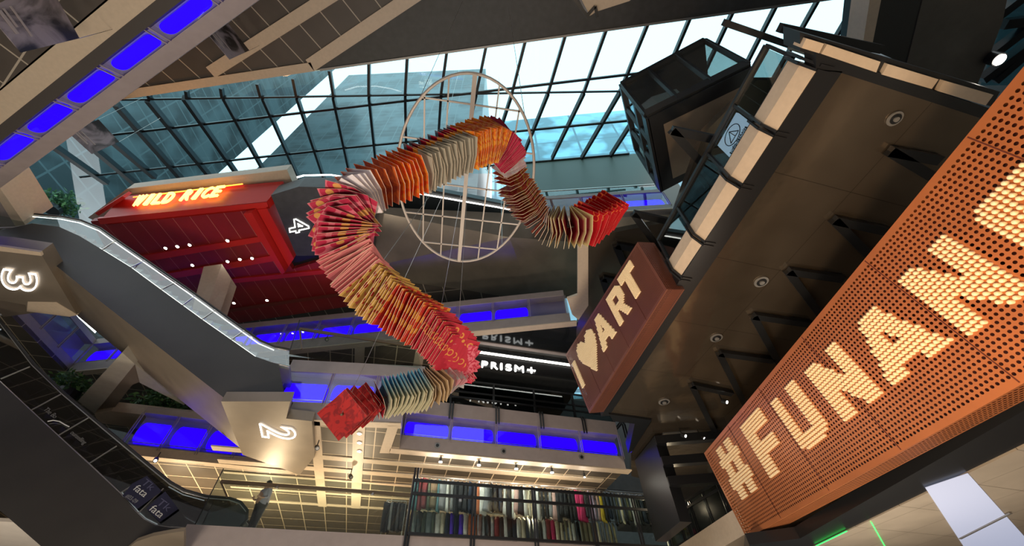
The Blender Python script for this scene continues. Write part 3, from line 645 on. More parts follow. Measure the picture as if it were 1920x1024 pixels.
# ================================================================== COPPER SIGNS
def inpoly(x, y, poly):
    r = False; n = len(poly)
    for i in range(n):
        x1, y1 = poly[i]; x2, y2 = poly[(i + 1) % n]
        if (y1 > y) != (y2 > y) and x < (x2 - x1) * (y - y1) / (y2 - y1) + x1: r = not r
    return r
GLY = {
 'I': [[(0, 0), (1, 0), (1, 1), (0, 1)]],
 '#': [[(.12, 0), (.4, 0), (.4, 1), (.12, 1)], [(.6, 0), (.88, 0), (.88, 1), (.6, 1)], [(0, .2), (1, .2), (1, .4), (0, .4)], [(0, .6), (1, .6), (1, .8), (0, .8)]],
 'F': [[(0, 0), (.38, 0), (.38, 1), (0, 1)], [(0, 0), (1, 0), (1, .24), (0, .24)], [(0, .42), (.9, .42), (.9, .64), (0, .64)]],
 'U': [[(0, 0), (.34, 0), (.34, .8), (.5, .88), (.5, 1), (.2, 1), (0, .86)], [(1, 0), (.66, 0), (.66, .8), (.5, .78), (.5, 1), (.8, 1), (1, .86)], [(.3, .76), (.7, .76), (.7, 1), (.3, 1)]],
 'N': [[(0, 0), (.32, 0), (.32, 1), (0, 1)], [(.68, 0), (1, 0), (1, 1), (.68, 1)], [(0, 0), (.34, 0), (1, 1), (.66, 1)]],
 'A': [[(.34, 0), (.66, 0), (1, 1), (.68, 1), (.5, .3), (.32, 1), (0, 1)], [(.2, .6), (.8, .6), (.8, .82), (.15, .82)]],
 'R': [[(0, 0), (.34, 0), (.34, 1), (0, 1)], [(0, 0), (.8, 0), (1, .14), (1, .5), (.8, .64), (0, .64), (0, .44), (.66, .44), (.66, .22), (0, .22)], [(.4, .58), (.74, .58), (1, 1), (.66, 1)]],
 'T': [[(0, 0), (1, 0), (1, .26), (0, .26)], [(.33, 0), (.67, 0), (.67, 1), (.33, 1)]],
 'S': [[(.1, 0), (1, 0), (1, .24), (.36, .24), (.36, .38), (1, .38), (1, 1), (0, 1), (0, .76), (.64, .76), (.64, .62), (0, .62), (0, .08)]],
 'heart': [[(.5, .2), (.62, .04), (.8, 0), (.96, .1), (1, .3), (.9, .52), (.5, 1), (.1, .52), (0, .3), (.04, .1), (.2, 0), (.38, .04)]]}
def perforated(mb, org, f, ns, nt, hole=.31, seams=()):
    """plate with round holes: f(s,t) -> point, ns x nt cells over s,t in 0..1"""
    for i in range(ns):
        for j in range(nt):
            c = []
            sq = [(0, 0), (.5, 0), (1, 0), (1, .5), (1, 1), (.5, 1), (0, 1), (0, .5)]
            b = len(mb.v)
            for (x, y) in sq: mb.v.append(f((i + x) / ns, (j + y) / nt))
            for k in range(8): a = math.radians(-135 + 45 * k); mb.v.append(f((i + .5 + hole * math.cos(a)) / ns, (j + .5 + hole * math.sin(a)) / nt))
            for k in range(8): mb.f.append((b + k, b + (k + 1) % 8, b + 8 + (k + 1) % 8, b + 8 + k)); mb.m.append(0)
def peg(mb, c, d, r, h, n=8):
    x = d.cross(Z); x.normalize(); y = d.cross(x); b = len(mb.v)
    for (rr, hh) in ((r, 0), (r, h * .8), (r * .7, h * .95)):
        for k in range(n): a = 2 * math.pi * k / n; mb.v.append(c + (x * math.cos(a) + y * math.sin(a)) * rr + d * hh)
    mb.v.append(c + d * h)
    for q in range(2):
        for k in range(n): mb.f.append((b + q * n + k, b + q * n + (k + 1) % n, b + (q + 1) * n + (k + 1) % n, b + (q + 1) * n + k)); mb.m.append(0)
    for k in range(n): mb.f.append((b + 2 * n + k, b + 2 * n + (k + 1) % n, b + 3 * n)); mb.m.append(0)
def bil(c, s, t): return (c[0] * (1 - s) + c[1] * s) * (1 - t) + (c[3] * (1 - s) + c[2] * s) * t
def copper_sign(name, label, corners, thick, ns, nt, letters, pegr, pegh, nseam, framew, CM):
    c = corners; n = (c[3] - c[0]).cross(c[1] - c[0]).normalized()
    if n.dot(c[0]) > 0: n = -n                        # towards the viewer
    t = thing(name, label, 'sign', (c[3] + c[2]) / 2)
    ms, mt = framew / (c[1] - c[0]).length, framew / (c[3] - c[0]).length
    f = lambda s, tt: bil(c, ms + s * (1 - 2 * ms), mt + tt * (1 - 2 * mt))
    mb = MB(); perforated(mb, None, f, ns, nt); mb.build('perforated_face', M[CM], t)
    fr = MB(); S = [(0, 0), (1, 0), (1, 1), (0, 1)]
    inn = [f(*q) for q in S]
    for k in range(4): fr.face([c[k], c[(k + 1) % 4], inn[(k + 1) % 4], inn[k]])
    fr.build('face_border', M[CM], t)
    bk = [p - n * .22 for p in c]; MB().quadbox([lerp(p, sum(bk, Vector()) / 4, .01) for p in bk], -n * (thick - .3)).build('inner_box', M['copperd'], t)
    bo = [p - n * thick for p in c]
    # bottom and left side, perforated too
    L = (c[2] - c[3]).length; nb = int(ns * 1.0); mb = MB()
    g = lambda s, tt: (c[3] * (1 - s) + c[2] * s) * (1 - tt * .86 - .07) + (bo[3] * (1 - s) + bo[2] * s) * (tt * .86 + .07)
    perforated(mb, None, g, nb, max(4, int(thick / (L / nb))), .33); mb.build('perforated_bottom', M[CM], t)
    MB().face([c[3], c[2], g(1, 0), g(0, 0)]).face([g(0, 1), g(1, 1), bo[2], bo[3]]).build('bottom_border', M[CM], t)
    for (i, j, nm) in ((0, 3, 'left_end'), (2, 1, 'right_end')):
        g2_ = lambda s, tt, i=i, j=j: (c[i] * (1 - s) + c[j] * s) * (1 - tt) + (bo[i] * (1 - s) + bo[j] * s) * tt
        mb = MB(); perforated(mb, None, g2_, nt, max(4, int(thick / (L / nb))), .33); mb.build(nm, M[CM], t)
    MB().face([c[0], c[1], bo[1], bo[0]]).build('top_cover', M[CM], t)
    for k in range(1, nseam):
        s = k / nseam; MB().bar(bil(c, s, 0.01) + n * .002, bil(c, s, .99) + n * .002, .018, .01, n).build('panel_seam', M['copperd'], t)
    for (ch, s0_, s1_, tt0, tt1) in letters:
        mb = MB()
        for i in range(ns):
            for j in range(nt):
                s, tt = (i + .5) / ns, (j + .5) / nt
                x = (s - s0_) / (s1_ - s0_); y = (tt - tt0) / (tt1 - tt0)
                if 0 <= x <= 1 and 0 <= y <= 1 and any(inpoly(x, y, pl) for pl in GLY[ch]): peg(mb, f(s, tt), n, pegr, pegh)
        if mb.v: mb.build('heart' if ch == 'heart' else 'letter', M['cream'], t, smooth=True)
    return t
# I heart ART
zA = 8.35
pB = P(1105, 775, zA); pC = P(1250, 542.5, zA); uu = (pC - pB).normalized(); nn0 = Vector((-uu.y, uu.x, 0))
upv = Z * math.cos(R_(-10)) + nn0 * math.sin(R_(-10)); npl = uu.cross(upv).normalized()
def onA(u, v): d = ray(u, v); return d * (pB.dot(npl) / d.dot(npl))
LA = (pC - pB).length
cA = [onA(1060.5, 665.5), onA(1195.5, 453.7), pC, pB]
def artl(ch, x0, x1, y1, y0): # plane coords (along, up) -> s,t
    def stt(x, y):
        top = 2.97 + (2.08 - 2.97) * (x + .19) / 7.1
        return x / LA, 1 - y / top
    return (ch, stt(x0, y0)[0], stt(x1, y0)[0], stt((x0 + x1) / 2, y1)[1], stt((x0 + x1) / 2, y0)[1])
copper_sign('copper_sign', 'smaller copper perforated box sign reading I heart ART in cream pegs', cA, .62, 110, 38,
            [artl('I', .18, .48, 2.3, .88), artl('heart', .85, 2.62, 2.5, .68), artl('A', 2.62, 3.85, 2.25, .9), artl('R', 4.15, 5.15, 2.16, .82), artl('T', 5.22, 6.2, 2.1, .85)], .026, .06, 5, .1, 'copper2')
# hash FUNAN
def quad3(*q):
    rs = [ray(*p) for p in q]; Mx = np.array([list(rs[0]), [-x for x in rs[1]], list(rs[2]), [-x for x in rs[3]]]).T
    s = np.linalg.svd(Mx)[2][-1]; s = s * np.sign(s[0]); return [r * float(k) for r, k in zip(rs, s)]
qf = quad3((1320, 850), (1620, 487), (1917, 720), (1400, 1010)); kf = 4.1 / qf[3].z; qf = [p * kf for p in qf]
ef = (qf[1] - qf[0]) / 3.629; SF = 5.44
cF = [qf[0], qf[0] + ef * SF, qf[3] + ef * SF, qf[3]]
def fl(ch, a, b, t0=None, t1=.70):
    m = (a + b) / 2; return (ch, a / SF, b / SF, (.02 + .066 * m) if t0 is None else t0, t1)
copper_sign('copper_sign', 'large orange copper perforated box sign with cream peg letters reading hash FUNAN', cF, .75, 160, 30,
            [fl('#', .27, .84), fl('F', 1.12, 1.64), fl('U', 1.82, 2.3), fl('N', 2.48, 2.97), ('A', 3.04 / SF, 3.6 / SF, .225, .71), ('N', 3.66 / SF, 4.09 / SF, .25, .73), ('S', 4.2 / SF, 4.75 / SF, .28, .76)], .033, .07, 6, .1, 'copper')
# lamps that light the signs
fc = (cF[0] + cF[1]) / 2
lamp('sign_floodlight', 'SPOT', cF[2] * .5 + cF[1] * .5 + Vector((-4.5, 3.5, -3.5)), 1500, (1, .62, .30), .3, None, 120)
sl = bpy.data.objects['sign_floodlight']; sl.rotation_euler = ((cF[0] + cF[1] + cF[2] + cF[3]) / 4 + ef * 1.2 - sl.location).to_track_quat('-Z', 'Y').to_euler()
# ================================================================== ENCLOSURE
eb = [on2(-60, 345), on2(640, 330), on2(1230, 300)]
struct('wall_back', MB().quadbox([Vector((-40, 39, -1.7)), Vector((30, 39, -1.7)), Vector((30, 39, 24)), Vector((-40, 39, 24))], Vector((0, .3, 0))), M['dark'])
struct('wall_left', MB().quadbox([Vector((-36, -30, -1.7)), Vector((-36, 39, -1.7)), Vector((-36, 39, 24)), Vector((-36, -30, 24))], Vector((-.3, 0, 0))), M['dark'])
struct('wall_right', MB().quadbox([Vector((24, -30, -1.7)), Vector((24, 37, -1.7)), Vector((24, 37, 30)), Vector((24, -30, 30))], Vector((.3, 0, 0))), M['dark'])
struct('wall_front', MB().quadbox([Vector((-36, -26, -1.7)), Vector((24, -26, -1.7)), Vector((24, -26, 30)), Vector((-36, -26, 30))], Vector((0, -.3, 0))), M['mauve'])

# ================================================================== FIGURES ON THE CEILINGS
def outline_text(name, txt, label, c, r, u, size, th, group='white outlined level figures'):
    cv = bpy.data.curves.new('t', 'FONT'); cv.body = txt; cv.size = 1; cv.fill_mode = 'NONE'; cv.bevel_depth = th; cv.align_x = 'CENTER'; cv.align_y = 'CENTER'; cv.offset = .02
    o = bpy.data.objects.new('t', cv); C.objects.link(o); dg = bpy.context.evaluated_depsgraph_get(); dg.update()
    me = bpy.data.meshes.new_from_object(o.evaluated_get(dg)); bpy.data.objects.remove(o)
    n = len(me.vertices); v = np.empty(n * 3); me.vertices.foreach_get('co', v); v = v.reshape(-1, 3); mn, mx = v.min(0), v.max(0); v = v - (mn + mx) / 2
    sx = r.length / (mx[0] - mn[0]); sy = u.length / (mx[1] - mn[1]); B = np.array([r.normalized() * sx, u.normalized() * sy, r.cross(u).normalized() * size])
    me.vertices.foreach_set('co', (v @ B).ravel()); me.materials.clear(); me.materials.append(M['led']); me.update()
    o = bpy.data.objects.new(name, me); C.objects.link(o); o.location = c; tag(o, label, 'sign'); return o
z_ = S3 - 1.05
struct('ceiling', MB().quadbox(pp([(-80, 455), (0, 462), (75, 473), (145, 591), (130, 594), (50, 584), (48, 572), (0, 563), (-80, 552)], S3 - 1.0), Z * .6), M['bronze2'])
struct('trim_29', MB().quadbox(pp([(-80, 455), (0, 462), (75, 473), (78, 480), (0, 471), (-80, 465)], S3 - 1.02), Z * .1).quadbox(pp([(145, 591), (130, 594), (50, 584), (52, 566), (105, 567)], S3 - 1.02), Z * .1), M['beige'])
outline_text('level_figure', '3', 'white outlined figure three lying on the brown ceiling at the left edge', P(36, 527, z_), P(35, 546, z_) - P(36, 508, z_), P(71, 532, z_) - P(2, 523, z_), 1, .017)
z_ = S2 - .3
two = pp([(415, 752), (545, 752), (537, 784), (585, 789), (590, 856), (562, 890), (540, 882), (455, 852)], S2 - .25)
struct('ceiling', MB().quadbox([p - Z * .02 for p in two], Z * .4), M['bronze2'])
for _o in ():pass
outline_text('level_figure', '2', 'white outlined figure two lying on the brown ceiling by the red sheets', P(522, 812, z_), P(524, 825, z_) - P(520, 800, z_), P(556, 817, z_) - P(489, 808, z_), 1, .017)
z_ = S4 - .03
outline_text('level_figure', '4', 'white outlined figure four on the dark ceiling beside the red side beam', P(560, 423, z_), P(562, 437, z_) - P(558, 410, z_), P(583, 419, z_) - P(545, 427, z_), 1, .019)

# ================================================================== ESCALATORS
def escalator(label, p0, az, body, depth, rail, skirt, width, zfoot, leds, bars, glassm):
    t = thing('escalator', label, 'escalator', W(*body[len(body) // 2], p0, az))
    n = Vector((-math.sin(R_(az)), math.cos(R_(az)), 0))
    if n.y < 0: n = -n
    w = lambda q: W(*q, p0, az)
    MB().quadbox([w(q) for q in body], n * width, 0, 1).build('truss_cladding', [M['slate'], M['bronze2']], t)
    R = [w(q) for q in rail]; S = [w(q) for q in skirt]
    for off, nm in ((.06, 'near'), (width - .1, 'far')):
        MB().quadbox(R + S[::-1], n * .012).build('glass_side', glassm, t).location = n * off
        MB().tube([p + n * off + Z * .03 for p in R], .05, 8).build('handrail', M['rubber'], t, True)
        MB().tube([p + n * off - Z * .03 for p in R], .022, 6).build('rail_base', M['steel'], t, True)
        MB().tube([p + n * off for p in S], .035, 6).build('skirt_trim', M['steel'], t, True)
        if leds:
            a_, b_ = leds
            for (i, L_, dz) in ((0, R, -.1), (1, S, .06)):
                seg = [p + n * (off + .05) + Z * dz for p in L_[a_[i]:b_[i]]]
                MB().tube(seg, .017, 6).build('light_line', M['led'], t) if nm == 'near' else None
        for (q1, q2) in bars: MB().bar(w(q1) + n * off, w(q2) + n * off, .05, .03).build('glass_joint', M['steel'], t)
    # steps between the sides
    st = MB(); pts = [p + n * .15 + Z * .1 for p in S]
    for k in range(len(pts) - 1):
        a, b = pts[k], pts[k + 1]; m_ = max(1, int((b - a).length / .4))
        for j in range(m_):
            q0, q1 = a.lerp(b, j / m_), a.lerp(b, (j + 1) / m_); q1_ = Vector((q1.x, q1.y, q0.z)); st.quadbox([q0 - Z * .2, q1_ - Z * .2, q1_, q0], n * (width - .35))
    st.build('steps', M['grey'], t)
    return t
pe = P(520, 752, 8.63)
escalator('long dark escalator climbing to the upper left under the red ceiling', pe, 19,
          [(-80, 440), (0, 432), (60, 419), (110, 425), (150, 443), (183, 463), (243, 500), (300, 542), (377, 598), (477, 668), (522, 684), (536, 752), (430, 754), (184, 562), (75, 474), (30, 468), (-80, 476)], 1,
          [(-60, 390), (28, 397), (60, 400), (115, 405), (150, 412), (187, 427), (223, 453), (267, 483), (350, 540), (433, 600), (487, 638), (515, 650), (542, 655)],
          [(-60, 428), (28, 424), (60, 418), (110, 425), (150, 443), (183, 463), (243, 500), (300, 542), (377, 598), (477, 668), (500, 676), (520, 681), (542, 686)], 3.7, 0,
          ((2, 5), (12, 10)), [((190, 467), (216, 449)), ((243, 500), (272, 486)), ((300, 542), (330, 527)), ((340, 572), (366, 552)), ((377, 598), (404, 579)), ((432, 636), (458, 618))], glass_mat('escalator_glass', (.86, .9, .9), .07))
pe2 = P(345, 988, 5.2)
e2 = escalator('near dark escalator crossing the lower left corner with reflecting glass sides', pe2, 20,
          [(-80, 652), (0, 716), (90, 800), (225, 925), (255, 960), (270, 974), (292, 985), (320, 989), (347, 990), (345, 1060), (180, 1120), (72, 1020), (-80, 888)], 1,
          [(-80, 535), (0, 604), (60, 682), (115, 735), (195, 803), (290, 882), (318, 905), (345, 920), (385, 931), (430, 935), (450, 942), (463, 958), (462, 975), (450, 988)],
          [(-80, 652), (0, 716), (60, 772), (115, 823), (170, 873), (225, 925), (255, 960), (270, 974), (292, 985), (320, 989), (347, 990), (380, 990), (420, 990), (450, 990)], 1.75, 0,
          ((6, 5), (9, 9)), [((0, 709), (55, 686)), ((57, 768), (113, 738)), ((107, 816), (165, 782)), ((163, 870), (218, 835)), ((222, 925), (274, 893)), ((258, 962), (306, 915))], glass_mat('reflecting_glass', (.22, .24, .25), .16))
def on_e2(u, v): return W(u, v, pe2, 20) - Vector((-math.sin(R_(20)), math.cos(R_(20)), 0)) * .03
rt = (on_e2(345, 1000) - on_e2(225, 890)).normalized()
decal = mat('navy_sticker', (.02, .02, .045), .3); dtx = mat('sticker_white', (.5, .5, .5), .5); dtk = mat('sticker_violet', (.07, .07, .13), .5)
def sticker(label, q, tx, parent_label):
    t = thing('glass_sticker', label, 'sticker', on_e2(*q[0]))
    film = MB().quadbox([on_e2(*p) for p in q], Vector((0, -.004, 0))).build('film', decal, t)
    for (txt, a, b, h, m_) in tx:
        A_, B_ = on_e2(*a), on_e2(*b); r = B_ - A_; nn = Vector((-math.sin(R_(20)), math.cos(R_(20)), 0)); u = (-nn).cross(r).normalized()
        if u.z < 0: u = -u
        place_text('lettering', txt, m_, (A_ + B_) / 2 - nn * .02, r, u, h, film, .003, width=r.length)
sticker('navy glass sticker with fata lettering, the upper of two on the near escalator', [(248, 908), (276, 893), (304, 922), (258, 955), (230, 930)], [('fata', (255, 914), (276, 929), .2, dtx), ('Tk', (270, 903), (289, 917), .2, dtk), ('#03-09', (238, 930), (257, 943), .13, mat('sticker_grey', (.2, .2, .22), .5))], '')
sticker('navy glass sticker with fata lettering, the lower of two beside the escalator foot', [(283, 947), (310, 922), (335, 955), (300, 980), (275, 955)], [('fata', (285, 952), (306, 968), .2, dtx), ('Tk', (298, 940), (320, 956), .2, dtk)], '')
t = thing('glass_sticker', 'faint grey lettering and a white arc on dark escalator glass', 'sticker', on_e2(90, 780))
nn = Vector((-math.sin(R_(20)), math.cos(R_(20)), 0)); r = on_e2(106, 785) - on_e2(85, 768); u = (-nn).cross(r); u = u if u.z > 0 else -u
fg = mat('faint_lettering', (.16, .16, .16), .6)
place_text('lettering', 'The Bo', fg, on_e2(96, 775), r, u, .14, t, .003); place_text('lettering', 'ounselling', fg, on_e2(147, 822), r, u, .17, t, .003)
MB().tube([on_e2(*q) for q in ((90, 791), (100, 789), (112, 791), (122, 797), (130, 801))], .02, 5).build('arc', mat('arc_white', (.55, .55, .55), .5), t)
# soffit where the near escalator lands
struct('ceiling', MB().quadbox(pp([(345, 996), (318, 1000), (285, 1006), (255, 1016), (225, 1040), (205, 1085), (345, 1085)], 4.3), Z * .1), M['bronze2'])

# ---- guard rail on the floor of level one, left of the clothes shop
p0, p1 = W(414, 903, e1a, A), W(773, 929, e1a, A)
t = thing('glass_railing', 'long clear glass railing with a dark bronze handrail by the escalator foot', 'railing', e1a)
MB().bar(p0, p1, .09, .12).build('handrail', M['wood'], t)
g0_, g1_ = e1a + dirv(A) * 0, e1a.lerp(e1b, .448)
MB().quadbox([W(366, 984, e1a, A), g1_, Vector((g1_.x, g1_.y, p1.z + .25)), W(419, 880, e1a, A)], inA * .02).build('glass', GL, t)
MB().bar(W(366, 984, e1a, A), W(419, 879, e1a, A), .03).build('edge', M['black'], t)
MB().bar(W(414, 903, e1a, A), W(426, 932, e1a, A), .06).build('corner_stay', M['wood'], t)
for k in range(3): a = p0.lerp(p1, (k * .5 + .28)); MB().bar(a - Z * .1, a - Z * .02, .1).build('clamp', M['steel'], t)
# ---- black framed glass front of the clothes shop
t = thing('shop_balustrade', 'black framed glass front below the hanging clothes', 'balustrade', e1a.lerp(e1b, .45))
f0, f1 = W(763, 1003, e1a, A), W(1262, 1030, e1a, A); f0.z = f1.z = F1
zr1, zr2, zb_ = W(900, 935, e1a, A).z, W(900, 911, e1a, A).z, F1 + .05
ff = [(W(x, 1010, e1a, A) - f0).dot(uA) for x in (763, 886, 1005, 1117, 1202, 1262)]
for d_ in ff:
    a = f0 + uA * d_; a.z = F1 - .7
    for s_ in (-.06, .06): MB().bar(a + uA * s_ - inA * .05, a + uA * s_ - inA * .05 + Z * (zr2 + .7 - F1 + (.5 if d_ == ff[0] else 0)), .07).build('post', M['black'], t)
for zz, w_ in ((zb_, .1), (zr1, .1), (zr2, .1)):
    a = f0.copy(); a.z = zz; b = f1.copy(); b.z = zz; MB().bar(a - inA * .05, b - inA * .05, w_).build('rail', M['black'], t)
for k in range(5):
    a, b = f0 + uA * (ff[k] + .05), f0 + uA * (ff[k + 1] - .05); MB().quadbox([a, b, b + Z * (zr2 - F1), a + Z * (zr2 - F1)], inA * .015).build('pane', GL, t)
# ---- clothes
random.seed(3)
ro = inA * 1.3
rA, rB = W(776, 888, e1a + ro, A), W(1228, 932, e1a + ro, A); zrail = (rA.z + rB.z) / 2
ln_ = [Vector((p.x, p.y, zrail)) for p in (rA, rB)]; rlen = (ln_[1] - ln_[0]).length
t = thing('clothes_rail', 'long pale double clothes rail full of garments in the shop', 'rail', Vector((rA.x, rA.y, F1)))
MB().tube(ln_, .025).build('upper_bar', M['steel'], t, True)
lowz = zrail - 1.25
MB().tube([Vector((p.x, p.y, lowz)) + inA * .25 for p in ln_], .025).build('lower_bar', M['steel'], t, True)
for k in range(5):
    a = ln_[0].lerp(ln_[1], k / 4); MB().bar(Vector((a.x, a.y, F1)), a, .04).build('upright', M['steel'], t); MB().bar(a, a + inA * .3, .03).build('bracket', M['steel'], t)
CL = dict(black=(.012, .013, .016), navy=(.012, .02, .04), maroon=(.22, .03, .035), teal=(.08, .18, .2), grey=(.22, .22, .23), white=(.62, .6, .57), cream=(.55, .48, .36), olive=(.09, .09, .06), brown=(.20, .12, .07), rust=(.45, .13, .05), pink=(.55, .03, .13), lilac=(.35, .26, .36), yellow=(.65, .45, .04), charcoal=(.04, .04, .045), rose=(.5, .3, .27), violet=(.08, .02, .5), khaki=(.3, .26, .17))
upper = 'teal maroon maroon olive brown teal grey white grey black black black navy black rust white grey black black navy white black white rose black white cream black white black black grey rose black black black black black pink pink charcoal lilac lilac rose yellow black navy black olive cream black olive white grey black navy black charcoal black'.split()
lower = 'grey charcoal olive grey olive white cream navy violet navy violet white rust rust rose grey charcoal grey maroon black white black navy white cream navy charcoal grey black white maroon pink cream cream khaki cream white black khaki khaki khaki brown cream grey khaki khaki khaki'.split()
def garment(kind, col, pos, az, ln, wd):
    m = mat('cloth_' + col, CL[col], .85, noise=.12, nscale=9)
    d = dirv(az); nrm = dirv(az + 90); nk = 7; mb = MB(); rows = []
    prof = {'shirt': [(.0, .12), (.05, .7), (.12, .95), (.6, .85), (1, .8)], 'trousers': [(0, .8), (.1, .82), (.5, .75), (1, .62)], 'dress': [(0, .14), (.05, .65), (.3, .6), (.7, .9), (1, 1.15)]}[kind]
    K = 9; n = 12
    for k in range(K + 1):
        f = k / K
        for (a, b) in zip(prof, prof[1:]):
            if a[0] <= f <= b[0]: ww = a[1] + (b[1] - a[1]) * (f - a[0]) / (b[0] - a[0]); break
        zz = pos.z - .1 - f * ln; ring = []
        for j in range(n):
            an = 2 * math.pi * j / n; x = math.cos(an) * wd / 2 * ww; y = math.sin(an) * (.035 + .03 * f) + .014 * math.sin(3.1 * j + 5 * f + pos.x * 7)
            ring.append(Vector((pos.x, pos.y, zz + (.03 * math.sin(2.3 * j + pos.x * 11) if k == K else 0))) + d * x + nrm * y)
        rows.append(len(mb.v)); mb.v += ring
    for k in range(K):
        for j in range(n): mb.f.append((rows[k] + j, rows[k] + (j + 1) % n, rows[k + 1] + (j + 1) % n, rows[k + 1] + j)); mb.m.append(0)
    mb.f.append(tuple(rows[K] + j for j in range(n))); mb.m.append(0); mb.f.append(tuple(rows[0] + j for j in reversed(range(n)))); mb.m.append(0)
    return mb, m
KN = {'shirt': 'jacket', 'trousers': 'pair_of_trousers', 'dress': 'dress'}
used = {}
def hang(cols, line, zz, off, rng, tier, lens):
    N_ = len(cols)
    for i, cname in enumerate(cols):
        f = rng[0] + (rng[1] - rng[0]) * (i + .5) / N_
        p = line[0].lerp(line[1], f) + off; p.z = zz
        kind = random.choice(['shirt', 'shirt', 'dress', 'trousers']) if tier == 'upper' else random.choice(['trousers', 'trousers', 'shirt'])
        ln = random.uniform(*lens); az = A + random.uniform(25, 60)
        mb, m = garment(kind, cname, p, az, ln, random.uniform(.36, .56))
        l_ = cols[i - 1] if i else None; r_ = cols[i + 1] if i < N_ - 1 else None
        place = f'between {l_} and {r_}' if l_ and r_ else (f'at the left end beside a {r_} one' if r_ else f'at the right end beside a {l_} one')
        nth = ['far left', 'left', 'right', 'far right'][min(3, int(4 * i / N_))]
        lb = f'{cname} {KN[kind].split("_")[-1]} on the {tier} rail, {nth}, {place}'
        if lb in used: lb = lb.replace(' on the', ' with a ' + ('longer' if ln > used[lb] else 'shorter') + ' hem on the').replace(' ones', '')
        used[lb] = ln
        t_ = thing(KN[kind], lb, 'clothing', (p.x, p.y, p.z - .1 - ln), f'{cname} clothes on the {tier} rail')
        mb.build('garment', m, t_, True)
        d = dirv(az); h = MB().tube([p + Z * .03, p - Z * .03, p - Z * .07, p - Z * .12 + d * .15], .008, 5).tube([p - Z * .07, p - Z * .12 - d * .15], .008, 5); h.build('hanger', M['steel'], t_)
hang(upper, ln_, zrail, Vector((0, 0, 0)), (.01, .99), 'upper', (1.1, 1.38))
hang(lower, ln_, lowz, inA * .25, (.02, .8), 'lower', (.8, .95))
# separate rack on the left
t = thing('garment_rack', 'small chrome rack with dark jackets left of the shop front', 'rack', P(745, 950, F1 + 1.6) * 1.0)
k0_, k1_ = W(726, 938, e1a + ro, A), W(762, 941, e1a + ro, A); k1_.z = k0_.z
MB().tube([k0_, k1_], .02).tube([k0_, Vector((k0_.x, k0_.y, F1))], .02).tube([k1_, Vector((k1_.x, k1_.y, F1))], .02).build('frame', M['steel'], t)
hang(['charcoal', 'black', 'grey', 'black', 'charcoal', 'black'], [k0_, k1_], k0_.z, Vector((0, 0, 0)), (0, 1), 'small', (1.0, 1.1))
# track lights over the clothes
for (u_, v_, lb) in ((826, 866, 'bright white spotlight above the left end of the clothes rail'), (898, 872, 'bright white spotlight above the clothes, second from the left'), (968, 879, 'bright white spotlight above the middle of the clothes rail'), (1035, 886, 'warm spotlight above the clothes, right of the bright ones'), (1096, 895, 'dim black spotlight above the right end of the clothes rail')):
    p = P(u_, v_, S2 - .32); t = thing('track_spotlight', lb, 'spotlight', p, 'spotlights above the clothes')
    bd = MB().disc(p + Z * .02, .06, Z * .16, 12).build('body', M['black'], t); MB().bar(p + Z * .18, p + Z * .32, .03).build('stem', M['black'], t)
    MB().disc(p, .075 if v_ < 890 else .04, Z * -.02, 12).build('lens', M['lampw'], bd)
    lamp('spot_bulb', 'POINT', p - Z * .12, 70 if v_ < 890 else 15, (1, .95, .85), .08)
for (u_, v_, e) in ((470, 965, 520), (640, 960, 520), (1000, 930, 300), (300, 940, 420), (1260, 900, 260)):
    p = P(u_, v_, S2 - 1.0) - Z * 1.0; lamp('shop_ceiling_lamp', 'POINT', p, e, (1, .80, .52), .12)
# ---- shop behind: dark racks, back wall
struct('wall_shop', MB().quadbox([e1a + inA * 19 - uA * 25 + Z * 0, e1b + inA * 19 + uA * 12, e1b + inA * 19 + uA * 12 + Z * 3.4, e1a + inA * 19 - uA * 25 + Z * 3.4], inA * .1), mat('warm_shop_wall', (.5, .4, .27), .7, noise=.3, nscale=.8))
struct('floor_upper', MB().quadbox([e1a + inA * .3 - uA * 25, e1b + inA * .3, e1b + inA * 19, e1a + inA * 19 - uA * 25], Z * -.1), M['floor'])
# ---- fire sprinkler caps on the fascia over the shop
for (u_, v_, lb) in ((820, 836, 'round jet nozzle in the mauve fascia, leftmost of three'), (944, 847, 'round jet nozzle in the mauve fascia, middle of three'), (1090, 858, 'round jet nozzle in the mauve fascia, rightmost of three')):
    p = W(u_, v_, c0, A); t = thing('wall_nozzle', lb, 'nozzle', p, 'round nozzles in the fascia over the shop')
    MB().disc(p + inA * .02, .13, -inA * .05, 20).build('ring', M['grey'], t); MB().disc(p - inA * .03, .07, -inA * .03, 16).build('jet', M['black'], t)
# ---- black portal and right balcony
t = thing('black_portal', 'black steel portal with stacked beams right of the clothes shop', 'portal', P(1262, 1000, F1))
q0_ = P(1226, 819, S2 - .1); q1_ = P(1190, 864, S2 - .1); q2_ = q0_ + dirv(-4) * 3.2
MB().quadbox([q0_, q1_, q1_ + dirv(A) * .5, q0_ + dirv(A) * .5], Z * -3.3).build('pillar', M['black'], t)
for zz in (0, -.9, -1.7): MB().bar(q0_ + Z * (zz - .2), q2_ + Z * (zz - .2), .3, .35).build('beam', M['black'], t)
b_0, b_1 = f1.copy(), a1 + dd * 3.0; b_0.z = b_1.z = F1
t = thing('corner_railing', 'black framed glass railing left of the hash sign, standing on the beige slab', 'railing', b_0)
ub = (b_1 - b_0).normalized(); lb_ = (b_1 - b_0).length
for zz in (.04, 1.1, 1.35): MB().bar(b_0 + Z * zz, b_1 + Z * zz, .09).build('rail', M['black'], t)
for k in range(5):
    a = b_0 + ub * lb_ * k / 4
    for s_ in (-.05, .05): MB().bar(a + ub * s_ - Z * .5, a + ub * s_ + Z * 1.35, .06).build('post', M['black'], t)
nb_ = Vector((ub.y, -ub.x, 0))
